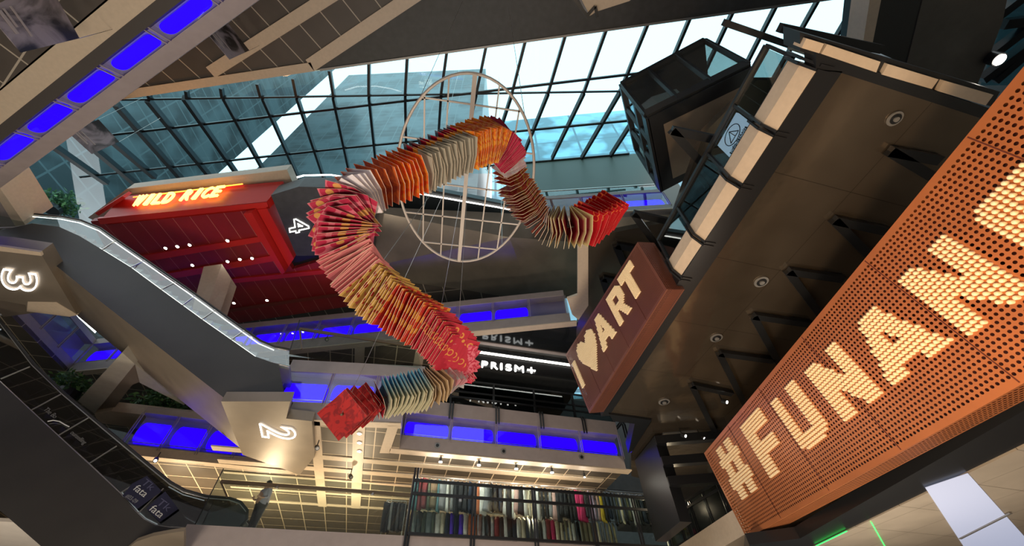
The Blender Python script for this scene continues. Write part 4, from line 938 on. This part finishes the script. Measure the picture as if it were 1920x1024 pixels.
MB().quadbox([b_0, b_1, b_1 + Z * 1.3, b_0 + Z * 1.3], nb_ * .015).build('pane', GLD, t)
t = thing('window_lettering', 'small pale play lettering on the glass beside the hash sign', 'sign', W(1287, 966, b_0, math.degrees(math.atan2(ub.y, ub.x))))
azb = math.degrees(math.atan2(ub.y, ub.x)); pc = W(1287, 966, b_0, azb)
place_text('lettering', 'play', mat('pale_lettering', (.4, .4, .38), .5), pc - Vector((.05, .05, 0)), ub, Z, .16, t, .005)

# ================================================================== LEFT: concrete frame, plants, far parapet
far0, far1 = P(215, 850, S2), P(558, 884, S2)
balustrade('far blue lit glass parapet behind the escalators, left of the figure two', far0, far1, S2 + .4, 10.5, 5, Vector((-(far1 - far0).y, (far1 - far0).x, 0)), (0, 1), fill=(.15, .8))
fi = Vector((-(far1 - far0).y, (far1 - far0).x, 0)).normalized()
struct('trim_31', MB().quadbox([far0 - (far1 - far0).normalized() * 6, far1, far1 + fi * .4, far0 + fi * .4 - (far1 - far0).normalized() * 6], Z * .4), M['beige'])
t = thing('concrete_frame', 'grey brown cladded frame around the planted opening between the escalators', 'frame', P(200, 740, 10.6))
zk = 11.2
MB().quadbox(pp([(229, 661), (253, 683), (177, 776), (146, 752)], zk), Z * .5).build('outer_board', mat('grey_cladding', (.30, .28, .24), .5, noise=.08), t)
MB().quadbox(pp([(253, 683), (270, 700), (272, 712), (248, 722), (208, 773), (177, 776)], zk + .2), Z * .5).build('inner_board', M['bronze2'], t)
MB().quadbox(pp([(177, 776), (208, 771), (384, 790), (430, 822), (425, 826), (184, 793)], zk - .02), Z * .5).build('lower_board', M['beige'], t)
MB().quadbox(pp([(253, 683), (345, 760), (330, 752), (262, 718)], zk + .1), Z * .5).build('upper_board', mat('grey_cladding', (.30, .28, .24), .5), t)
def foliage(label, c, rx, ry, rz, n, size, seed):
    rnd = random.Random(seed); t = thing('potted_shrub', label, 'plant', Vector((c.x, c.y, c.z - rz)), None)
    mb = MB()
    for k in range(n):
        a = rnd.uniform(0, 6.28); b = rnd.uniform(-1, 1); r = rnd.random() ** .4; q = c + Vector((rx * r * math.cos(a) * math.sqrt(1 - b * b), ry * r * math.sin(a) * math.sqrt(1 - b * b), rz * r * b))
        d = Vector((rnd.uniform(-1, 1), rnd.uniform(-1, 1), rnd.uniform(-1, .6))).normalized(); s_ = d.cross(Vector((rnd.uniform(-1, 1), rnd.uniform(-1, 1), .3))).normalized(); L_ = size * rnd.uniform(.6, 1.3)
        mb.face([q, q + d * L_ * .5 + s_ * L_ * .2, q + d * L_, q + d * L_ * .5 - s_ * L_ * .2], rnd.choice((0, 0, 1)))
    mb.build('foliage', [mat('leaf_green', (.035, .10, .03), .6), mat('leaf_light', (.10, .2, .05), .6)], t)
    mb = MB(); rnd = random.Random(seed + 1)
    for k in range(5): mb.tube([c - Z * rz, c + Vector((rx * rnd.uniform(-.6, .6), ry * rnd.uniform(-.6, .6), rz * .5))], .03, 5)
    mb.build('stems', M['wood'], t); MB().disc(c - Z * (rz + .35), min(rx, ry) * .5, Z * .4, 16).build('planter', M['black'], t)
    return t
foliage('dense dark green shrub seen through the framed opening between the escalators', P(300, 760, 12.6), 1.6, 1.2, .8, 900, .3, 1)
foliage('dark green shrub behind the top of the near escalator', P(140, 722, 12.2), 1.2, 1.0, .4, 500, .28, 2)
foliage('small bright green tree outside the glass in the upper left', P(118, 380, 34), 1.6, 1.3, 1.0, 500, .5, 3)
struct('wall_opening', MB().quadbox(pp([(180, 700), (450, 700), (450, 830), (180, 800)], 14.5), Z * .1), M['dark'])
# ---- posters hanging on the left
pm = mat('poster_print', (.2, .17, .18), .4); nt = pm.node_tree; b = nt.nodes['Principled BSDF']
g = nt.nodes.new('ShaderNodeNewGeometry'); n = nt.nodes.new('ShaderNodeTexNoise'); n.inputs['Scale'].default_value = .9; n.inputs['Detail'].default_value = 4; n.inputs['Distortion'].default_value = 1.5
r = nt.nodes.new('ShaderNodeValToRGB'); r.color_ramp.elements[0].position = .42; r.color_ramp.elements[0].color = (.02, .016, .018, 1); r.color_ramp.elements[1].position = .62; r.color_ramp.elements[1].color = (.32, .27, .30, 1)
nt.links.new(g.outputs['Position'], n.inputs['Vector']); nt.links.new(n.outputs['Fac'], r.inputs[0]); nt.links.new(r.outputs[0], b.inputs['Base Color'])
for (bl, br, tr_, tl, z_, lb) in (((-28, 20), (38, 99), (148, 72), (85, -40), 11.0, 'largest dark printed poster in the upper left corner'), ((387, 62), (430, 112), (467, 95), (427, 44), 20.0, 'small dark printed poster under the beige beam at the top'), ((129, 250), (172, 289), (223, 266), (184, 224), 17.0, 'dark printed poster hanging before the glass roof at the left')):
    A_, B_ = P(*bl, z_), P(*br, z_); az = math.degrees(math.atan2((B_ - A_).y, (B_ - A_).x)); T1, T2 = W(*tr_, A_, az), W(*tl, A_, az)
    t = thing('hanging_poster', lb, 'poster', (A_ + B_) / 2, 'dark printed posters')
    nn = (B_ - A_).cross(Z).normalized(); nn = -nn if nn.dot(A_) > 0 else nn
    psh = MB().quadbox([A_, B_, T1, T2], nn * .02).build('sheet', pm, t)
    for k, (f0_, f1_, h_) in enumerate(((.1, .62, .14), (.1, .5, .20), (.12, .75, .30))):
        a = A_.lerp(B_, f0_) .lerp(T2.lerp(T1, f0_), h_); b2 = A_.lerp(B_, f1_).lerp(T2.lerp(T1, f1_), h_); MB().bar(a + nn * .03, b2 + nn * .03, .05 if k else .08, .01, nn).build('text_line', mat('print_pale', (.4, .34, .33), .5), psh)
    MB().bar(T1, T1 + Z * 3, .012).build('wire', M['steel'], t); MB().bar(T2, T2 + Z * 3, .012).build('wire', M['steel'], t)

# ================================================================== HANGING PAPER SCULPTURE
def sheet_mat(name, base, c2=None, kind='noise', sc=4, th=(.45, .55), c3=None):
    m = mat(name, base, .55, spec=.3); nt = m.node_tree; b = nt.nodes['Principled BSDF']; N = nt.nodes.new; L = nt.links.new
    if c2:
        tc = N('ShaderNodeTexCoord'); u = tc.outputs['UV']
        if kind == 'dots':
            v = N('ShaderNodeTexVoronoi'); v.inputs['Scale'].default_value = sc; v.inputs['Randomness'].default_value = .35; L(u, v.inputs['Vector']); f = v.outputs['Distance']
            r = N('ShaderNodeValToRGB'); r.color_ramp.interpolation = 'CONSTANT'; r.color_ramp.elements[0].color = (*c2, 1); r.color_ramp.elements[1].position = th[0]; r.color_ramp.elements[1].color = (*base, 1)
            if c3: e = r.color_ramp.elements.new(th[1]); e.color = (*c3, 1); 
        elif kind == 'rings':
            v = N('ShaderNodeTexVoronoi'); v.inputs['Scale'].default_value = sc; v.inputs['Randomness'].default_value = .9; L(u, v.inputs['Vector']); f = v.outputs['Distance']
            r = N('ShaderNodeValToRGB'); r.color_ramp.interpolation = 'CONSTANT'; r.color_ramp.elements[0].color = (*base, 1); e = r.color_ramp.elements.new(th[0]); e.color = (*c2, 1); r.color_ramp.elements[2].position = th[1]; r.color_ramp.elements[2].color = (*base, 1)
        elif kind == 'bands':
            s = N('ShaderNodeSeparateXYZ'); L(u, s.inputs[0]); f = s.outputs[1]
            r = N('ShaderNodeValToRGB'); r.color_ramp.interpolation = 'CONSTANT'; r.color_ramp.elements[0].color = (.25, .27, .33, 1); r.color_ramp.elements[0].color = (*base, 1); e = r.color_ramp.elements.new(.48); e.color = (*c2, 1); e = r.color_ramp.elements.new(.66); e.color = (*c3, 1); r.color_ramp.elements[3].position = .88; r.color_ramp.elements[3].color = (.25, .27, .33, 1)
        elif kind == 'grad':
            s = N('ShaderNodeSeparateXYZ'); L(u, s.inputs[0]); f = s.outputs[1]; r = N('ShaderNodeValToRGB'); r.color_ramp.elements[0].position = th[0]; r.color_ramp.elements[0].color = (*c2, 1); r.color_ramp.elements[1].position = th[1]; r.color_ramp.elements[1].color = (*base, 1)
        elif kind == 'frame':
            s = N('ShaderNodeSeparateXYZ'); L(u, s.inputs[0]); fs = []
            for i in (0, 1):
                a = N('ShaderNodeMath'); a.operation = 'SUBTRACT'; a.inputs[1].default_value = .5; L(s.outputs[i], a.inputs[0]); c = N('ShaderNodeMath'); c.operation = 'ABSOLUTE'; L(a.outputs[0], c.inputs[0]); fs.append(c.outputs[0])
            mx = N('ShaderNodeMath'); mx.operation = 'MAXIMUM'; L(fs[0], mx.inputs[0]); L(fs[1], mx.inputs[1]); f = mx.outputs[0]
            r = N('ShaderNodeValToRGB'); r.color_ramp.elements[0].position = th[0]; r.color_ramp.elements[0].color = (*base, 1); r.color_ramp.elements[1].position = th[1]; r.color_ramp.elements[1].color = (*c2, 1)
        else:
            v = N('ShaderNodeTexNoise'); v.inputs['Scale'].default_value = sc; v.inputs['Distortion'].default_value = 2; L(u, v.inputs['Vector']); f = v.outputs['Fac']
            r = N('ShaderNodeValToRGB'); r.color_ramp.elements[0].position = th[0]; r.color_ramp.elements[0].color = (*base, 1); r.color_ramp.elements[1].position = th[1]; r.color_ramp.elements[1].color = (*c2, 1)
        L(f, r.inputs[0]); L(r.outputs[0], b.inputs['Base Color'])
    # thin paper lets a little light through
    tr = N('ShaderNodeBsdfTranslucent'); mx = N('ShaderNodeMixShader'); mx.inputs[0].default_value = .45
    if c2: L(r.outputs[0], tr.inputs[0])
    else: tr.inputs[0].default_value = (*base, 1)
    L(b.outputs[0], mx.inputs[1]); L(tr.outputs[0], mx.inputs[2]); L(mx.outputs[0], nt.nodes['Material Output'].inputs[0]); return m
edge = mat('paper_edge', (.78, .62, .45), .6)
SM = dict(
 red=sheet_mat('sheet_red', (.55, .02, .02), (.32, .01, .015), 'noise', 3),
 crim=sheet_mat('sheet_crimson', (.48, .02, .03), (.28, .02, .05), 'noise', 3),
 blue=sheet_mat('sheet_blue_cream', (.16, .45, .62), (.60, .56, .38), 'grad', 1, (.05, .75)),
 tan=sheet_mat('sheet_tan', (.42, .24, .15), (.55, .38, .2), 'grad', 1, (.1, .8)),
 pale=sheet_mat('sheet_pale', (.62, .60, .60), (.72, .35, .38), 'noise', 2),
 crim2=sheet_mat('sheet_pink_crimson', (.60, .025, .07), (.80, .20, .26), 'noise', 4),
 oran=sheet_mat('sheet_orange_grey', (.72, .07, .03), (.82, .38, .06), 'dots', 3.2, (.28, .52), (.66, .04, .04)),
 squig=sheet_mat('sheet_crimson_orange', (.60, .03, .06), (.82, .36, .08), 'rings', 4, (.28, .40)),
 dots=sheet_mat('sheet_red_dots', (.78, .52, .14), (.45, .03, .02), 'dots', 4, (.22, .6), (.75, .20, .16)),
 pink=sheet_mat('sheet_pink', (.78, .30, .30), (.62, .16, .18), 'grad', 1, (.0, .9)),
 crdot=sheet_mat('sheet_crimson_dots', (.50, .03, .08), (.68, .34, .10), 'dots', 2.6, (.26, .5), (.66, .16, .22)),
 white=sheet_mat('sheet_white_rust', (.52, .13, .07), (.85, .8, .82), 'grad', 1, (.72, .95)),
 rust=sheet_mat('sheet_rust', (.60, .13, .06), (.80, .22, .05), 'noise', 2),
 flame=sheet_mat('sheet_flame', (.85, .12, .02), (.85, .30, .03), 'noise', 3),
 band=sheet_mat('sheet_grey_bands', (.52, .47, .38), (.85, .42, .05), 'bands', 1, (.3, .5), (.55, .01, .04)),
 amber=sheet_mat('sheet_amber', (.88, .42, .04), (.80, .18, .02), 'noise', 4),
 rose=sheet_mat('sheet_rose', (.58, .03, .09), (.75, .22, .30), 'rings', 3, (.3, .42)),
 wht=sheet_mat('sheet_white', (.75, .68, .68), (.7, .5, .52), 'noise', 2),
 rusty=sheet_mat('sheet_red_yellow', (.56, .045, .05), (.70, .42, .08), 'noise', 4, (.45, .6)),
 fram=sheet_mat('sheet_framed', (.42, .04, .06), (.68, .58, .28), 'frame', 1, (.32, .46)),
 ring=sheet_mat('sheet_red_rings', (.62, .012, .02), (.90, .22, .06), 'rings', 3.4, (.30, .38)))
# way points: pixel, distance, then the sheets that hang on each stretch: kind, how many, roll (degrees)
WP = [((640, 778), 7.3), ((690, 757), 7.9), ((722, 745), 7.8), ((800, 728), 7.6), ((832, 712), 7.5), ((852, 698), 7.9), ((856, 666), 7.3), ((806, 614), 6.6), ((740, 572), 6.2), ((690, 528), 6.0), ((656, 480), 5.8), ((645, 430), 5.7), ((662, 378), 5.7), ((695, 350), 5.8), ((735, 335), 6.0), ((785, 315), 6.2), ((868, 278), 6.6), ((925, 262), 7.1), ((950, 290), 7.8), ((955, 318), 8.1), ((968, 352), 8.0), ((1000, 400), 7.6), ((1030, 422), 7.3), ((1094, 422), 7.1), ((1142, 393), 8.4)]
SEG = [('red', 5, 40, .98, .9), ('crim', 3, 14, .86, .3), ('blue', 12, 12, .95, .75), ('tan', 5, 16, .9, .6), ('pale', 5, 25, .88, .5), ('crim2', 16, 42, 1.05, .9), ('squig', 24, 45, 1.15, .9), ('oran', 12, 45, 1.2, .8), ('dots', 14, 45, 1.2, .8), ('pink', 13, 42, 1.2, .8), ('crdot', 8, 38, 1.2, .8), ('crdot', 7, 25, 1.15, .8), ('white', 5, 12, 1.0, .4), ('rust', 3, 8, .95, .1), ('flame', 6, 4, 1.0, .3), ('band', 15, 2, 1.0, .55), ('amber', 15, 12, 1.0, .7), ('rose', 13, 25, 1.0, .9), ('wht', 4, 30, .9, .6), ('rusty', 4, 40, .9, .6), ('rusty', 16, 38, 1.0, .5), ('rusty', 6, 25, .95, .4), ('fram', 10, 8, 1.0, .12), ('ring', 11, 18, 1.05, .9)]
pts3 = [D(u, v, r) for (u, v), r in WP]
def cr(p0, p1, p2, p3, t): return ((p1 * 2) + (p2 - p0) * t + (p0 * 2 - p1 * 5 + p2 * 4 - p3) * t * t + (p1 * 3 - p0 - p2 * 3 + p3) * t ** 3) * .5
def pathpt(i, f):
    g = lambda k: pts3[max(0, min(len(pts3) - 1, k))]
    return cr(g(i - 1), g(i), g(i + 1), g(i + 2), f)
rnd = random.Random(5)
sculpt = thing('paper_sculpture', 'long snaking mobile of red, orange, blue and patterned square sheets hanging in the atrium', 'sculpture', D(640, 430, 5.7))
rod = MB(); pth = []
allsheets = []
for i, (kind, n, roll, sz, kv) in enumerate(SEG):
    for j in range(n):
        f = (j + .5) / n; p = pathpt(i, f); tg = (pathpt(i, min(1, f + .05)) - pathpt(i, max(0, f - .05))).normalized()
        vd = p.normalized(); k2 = kv + (SEG[min(i + 1, len(SEG) - 1)][4] - kv) * max(0, f - .5) + (SEG[max(i - 1, 0)][4] - kv) * max(0, .5 - f)
        tg = (tg - vd * tg.dot(vd) * .5 + vd * k2 * (1 if tg.dot(vd) >= 0 else 1)).normalized()
        nr = roll + (SEG[min(i + 1, len(SEG) - 1)][2] - roll) * max(0, f - .5)
        allsheets.append((p, tg, kind, nr + rnd.uniform(-3, 3), sz * .56 * rnd.uniform(.97, 1.03)))
    for f in (0, .33, .66): pth.append(pathpt(i, f))
rod.tube(pth + [pts3[-1]], .02, 6).build('rod', M['wood'], sculpt)
def add_sheet(mb, uvs, p, tg, roll, sz, seed):
    tgz = (tg + Vector((rnd.uniform(-.07, .07), rnd.uniform(-.07, .07), rnd.uniform(-.07, .07)))).normalized()
    right = tgz.cross(Z)
    if right.length < .2: right = tgz.cross(dirv(A))
    right.normalize(); up = right.cross(tgz).normalized()
    if up.z < 0: up = -up
    ca, sa = math.cos(R_(roll)), math.sin(R_(roll)); x = right * ca + up * sa; y = up * ca - right * sa; h = sz / 2; th = tgz * .0022; fold = tgz * (.09 * sz)
    b = len(mb.v); P3 = [-x * h - y * h - fold, -y * h + fold * 0, x * h - y * h - fold, x * h + y * h - fold, y * h + fold * 0, -x * h + y * h - fold]
    UV = [(0, 0), (.5, 0), (1, 0), (1, 1), (.5, 1), (0, 1)]
    mb.v += [p + q - th for q in P3] + [p + q + th for q in P3]
    F = [((0, 5, 4, 1), 0), ((1, 4, 3, 2), 0), ((6, 7, 10, 11), 0), ((7, 8, 9, 10), 0)]
    for (fc, m_) in F: mb.f.append(tuple(b + k for k in fc)); mb.m.append(m_); uvs.append([UV[k % 6] for k in fc])
    for k in range(6): k2 = (k + 1) % 6; mb.f.append((b + k, b + k2, b + 6 + k2, b + 6 + k)); mb.m.append(1); uvs.append([(0, 0)] * 4)
def finish(o, uvs):
    uvl = o.data.uv_layers.new(name='UVMap'); flat = [c for f in uvs for uv in f for c in uv]; uvl.data.foreach_set('uv', flat)
order = sorted(range(len(allsheets)), key=lambda k: allsheets[k][0].length / allsheets[k][4])
big = set(order[:100]); small = {}
for k, (p, tg, kind, roll, sz) in enumerate(allsheets):
    if k in big:
        mb, uvs = MB(), []; add_sheet(mb, uvs, p, tg, roll, sz, k); o = mb.build('paper_sheet', [SM[kind], edge], sculpt); finish(o, uvs)
    else: small.setdefault(kind, []).append((p, tg, roll, sz, k))
mb, uvs, mats = MB(), [], []
for kind, L_ in small.items():
    i0 = len(mats); mats += [SM[kind], edge]
    for (p, tg, roll, sz, k) in L_:
        m0 = len(mb.m); add_sheet(mb, uvs, p, tg, roll, sz, k)
        for q in range(m0, len(mb.m)): mb.m[q] += i0
o = mb.build('paper_sheets', mats, sculpt); finish(o, uvs); o['kind'] = 'stuff'
# ---- ring shaped hanging grid and its wires
zg = 9.6
rc, ra_, rb2 = Vector((-1.03, 4.75, 9.0)) * (zg / 9), 1.64 * zg / 9, 2.5 * zg / 9
t = thing('hanging_ring', 'large pale steel ring with a grid of bars hanging above the sheets', 'ring', rc)
azr = math.atan2(7.22 - 2.36, -1.5 + .59); ex = Vector((math.cos(azr), math.sin(azr), 0)); ey = Vector((-math.sin(azr), math.cos(azr), 0))
E_ = lambda a: rc + ex * rb2 * math.cos(a) + ey * ra_ * math.sin(a)
grey = mat('pale_ring_steel', (.42, .36, .32), .45, .2)
MB().tube([E_(2 * math.pi * k / 64) for k in range(65)], .035, 8).build('ring_tube', grey, t, True)
MB().bar(E_(0), E_(math.pi), .10, .10).build('main_beam', grey, t)
for s_ in (-.62, -.32, .32, .62):
    c_ = math.sqrt(1 - s_ * s_); MB().bar(rc + ey * ra_ * s_ - ex * rb2 * c_, rc + ey * ra_ * s_ + ex * rb2 * c_, .035).build('long_bar', grey, t)
for s_ in (-.75, -.38, .05, .42, .78):
    c_ = math.sqrt(1 - s_ * s_); MB().bar(rc + ex * rb2 * s_ - ey * ra_ * c_, rc + ex * rb2 * s_ + ey * ra_ * c_, .035).build('cross_bar', grey, t)
for k in range(4):
    a = E_(.8 + k * math.pi / 2); MB().tube([a, a + Vector((0, 0, 17.4))], .008, 4).build('hanging_wire', M['steel'], t)
for k in range(0, 24, 3):
    p = pts3[k]; q = rc + (p - rc) * .35; q.z = zg; MB().tube([p, q], .005, 4).build('sheet_wire', M['steel'], t)

# ================================================================== PERSON behind the rail
def person():
    hd = W(507, 905, e1a + inA * 1.0, A); base = Vector((hd.x, hd.y, F1)); H_ = hd.z - F1; s_ = H_ / 1.7
    t = thing('person', 'person in a grey shirt standing behind the glass railing by the escalator foot', 'person', base)
    f = dirv(A + 230); sd = dirv(A + 140)
    J = {}
    def pt(x, y, z): return sd * x * s_ + f * y * s_ + Z * z * s_
    verts = [('pelvis', (0, 0, .93), .14, None), ('belly', (0, .0, 1.1), .135, 'pelvis'), ('chest', (0, .02, 1.32), .15, 'belly'), ('neck', (0, .03, 1.48), .055, 'chest'), ('head0', (0, .05, 1.56), .075, 'neck'), ('head', (0, .05, 1.64), .085, 'head0')]
    for sg, n in ((-1, 'l'), (1, 'r')):
        verts += [(n + 'sh', (.17 * sg, .02, 1.42), .06, 'chest'), (n + 'el', (.24 * sg, .03, 1.14), .042, n + 'sh'), (n + 'wr', (.17 * sg, .24, 1.08), .03, n + 'el'), (n + 'ha', (.12 * sg, .30, 1.12), .035, n + 'wr')]
        for fi in range(4): verts.append((n + 'f%d' % fi, (.12 * sg - .03 + .02 * fi, .37, 1.13 - .01 * fi), .009, n + 'ha'))
        verts.append((n + 'th', (.08 * sg, .33, 1.17), .010, n + 'ha'))
        verts += [(n + 'hip', (.09 * sg, 0, .88), .10, 'pelvis'), (n + 'kn', (.10 * sg, .02, .48), .062, n + 'hip'), (n + 'an', (.10 * sg, 0, .09), .042, n + 'kn'), (n + 'to', (.11 * sg, .14, .04), .035, n + 'an')]
    idx = {v[0]: i for i, v in enumerate(verts)}
    me = bpy.data.meshes.new('body'); me.from_pydata([tuple(pt(*v[1])) for v in verts], [(idx[v[3]], i) for i, v in enumerate(verts) if v[3]], [])
    o = bpy.data.objects.new('body', me); C.objects.link(o); md = o.modifiers.new('skin', 'SKIN')
    for i, v in enumerate(verts): q_ = 1.5 if v[2] > .05 else 1.0; me.skin_vertices[0].data[i].radius = (v[2] * s_ * q_, v[2] * s_ * q_)
    me.skin_vertices[0].data[0].use_root = True
    sb = o.modifiers.new('sub', 'SUBSURF'); sb.levels = 1; sb.render_levels = 1
    dg = bpy.context.evaluated_depsgraph_get(); dg.update(); m2 = bpy.data.meshes.new_from_object(o.evaluated_get(dg)); bpy.data.objects.remove(o)
    m2.materials.clear()
    for m_ in (mat('skin', (.42, .24, .17), .6), mat('grey_shirt', (.30, .28, .34), .8, noise=.1), mat('dark_trousers', (.05, .045, .05), .8)): m2.materials.append(m_)
    for p in m2.polygons:
        z_ = p.center.z / s_; r_ = Vector((p.center.x, p.center.y, 0)); x_ = abs(r_.dot(sd)) / s_; y_ = r_.dot(f) / s_
        p.material_index = 2 if z_ < .98 and y_ < .2 else (1 if z_ < 1.46 and y_ < .16 else 0); p.use_smooth = True
    b = bpy.data.objects.new('body', m2); C.objects.link(b); b.parent = t
    hm = bmesh.new(); bmesh.ops.create_icosphere(hm, subdivisions=3, radius=.105 * s_); hme = bpy.data.meshes.new('hair')
    for v in hm.verts: v.co = v.co + pt(0, .03, 1.665); 
    for v in [v for v in hm.verts if (v.co - pt(0, .03, 1.665)).dot(f) > .05 * s_ and v.co.z < pt(0, 0, 1.69).z]: v.co -= f * .06 * s_
    hm.to_mesh(hme); hm.free(); hme.materials.append(M['rubber']); ho = bpy.data.objects.new('hair', hme); C.objects.link(ho); ho.parent = t
person()
lamp('atrium_skylight_fill', 'AREA', (0, 0, 26), 1500, (.85, .95, 1), 8) if False else None
# beige hanging box at the top of the view
t = thing('hanging_box', 'beige box with a black rimmed corner hanging from the dark ceiling at the top', 'box', P(1120, 10, 21))
MB().quadbox(pp([(1075, -30), (1106, 30), (1118, 22), (1180, 2), (1230, -40), (1150, -80)], 21), Z * 1.2).build('body', M['beige'], t)
MB().bar(P(1075, -4, 20.95), P(1104, 34, 20.95), .14).bar(P(1100, 30, 20.95), P(1116, 12, 20.95), .12).bar(P(1116, 12, 20.95), P(1120, 32, 20.95), .12).build('black_rim', M['black'], t)
# slanted glass guard edge of level two by the escalator head, with its rail
rp_, rq_ = W(562, 617, b0, 8), W(778, 650, b0, 8)
t = thing('upper_railing', 'dark bronze rail with a glass pane above the blue parapet at the escalator foot', 'railing', W(562, 690, b0, 8))
MB().bar(rp_, rq_, .10, .12).build('handrail', M['wood'], t); MB().bar(rp_, W(566, 655, b0, 8), .07).build('corner_post', M['wood'], t)
MB().quadbox([W(540, 668, b0, 8), W(562, 600, b0, 8), rq_ + Z * .2, W(790, 690, b0, 8)], inB * .015).build('pane', GL, t)
MB().bar(W(540, 668, b0, 8), W(562, 600, b0, 8), .03).build('pane_edge', M['black'], t)
# cameras, downlights in the beige beams
for (u_, v_, z0_, lb) in ((674, 813, S2 - .06, 'uppermost of three downlights in the beige beam below the red sheets'), (674, 830, S2 - .06, 'middle one of three downlights in the beige beam below the red sheets'), (674, 846, S2 - .06, 'lowest of three downlights in the beige beam below the red sheets')):
    p = P(u_, v_, z0_); t = thing('downlight', lb, 'downlight', p, 'downlights in the beige beam')
    MB().disc(p, .11, Z * -.02, 16).build('trim_ring', M['white'], t); MB().disc(p - Z * .02, .07, Z * -.01, 16).build('lens', M['lampw'], t)
for (u_, v_, z0_, lb) in ((594, 838, S2 - .34, 'small dark security camera on the first beige beam, beside the figure two'), (657, 892, S2 - .34, 'small dark security camera on the thin beige beam above the railing'), (612, 636, S3 - .4, 'dark pendant camera under the long blue parapet by the escalator foot'), (293, 861, S2 - .2, 'dark projector spotlight below the far blue parapet'), (1278, 815, S2 - .3, 'black track spotlight left above the portal beams'), (1313, 820, S2 - .3, 'black track spotlight beside the top of the hash sign'), (1354, 752, S2 - .3, 'black track spotlight under the lowest V frame')):
    p = P(u_, v_, z0_); t = thing('camera' if 'camera' in lb else 'spotlight', lb, 'camera' if 'camera' in lb else 'spotlight', p)
    MB().disc(p, .09, Vector((.1, -.1, -.12)), 14).build('housing', M['black'], t); MB().bar(p, p + Z * .3, .03).build('stem', M['black'], t)
    MB().disc(p + Vector((.1, -.1, -.12)), .06, Vector((.008, -.008, -.01)), 14).build('lens', M['led'] if 'spot' in lb else M['grey'], t)

struct('ceiling', MB().quadbox([dv + inA * .0 for dv in (bq + Z * .31 - uA * 2, bw + Z * .31 + uA * 2)] + [bw + Z * .31 + uA * 2 + inA * 9, bq + Z * .31 - uA * 2 + inA * 9], Z * .2), M['dark'])
struct('ceiling', MB().quadbox(pp([(470, 500), (700, 470), (905, 540), (1000, 570), (1060, 590), (420, 640)], S4 + .4), Z * .2), g_q)
t = thing('beige_column', 'beige column end left of the escalator head at the left edge', 'column', P(20, 400, 15.5))
MB().quadbox(pp([(-40, 296), (0, 353), (47, 421), (33, 431), (0, 378), (-40, 320)], 15.5), Z * 1.5).build('shaft', M['beige'], t)
MB().quadbox(pp([(-60, 330), (0, 378), (33, 431), (-10, 440), (-60, 445)], 15.6), Z * 1.2).build('soffit', M['mauve'], t)
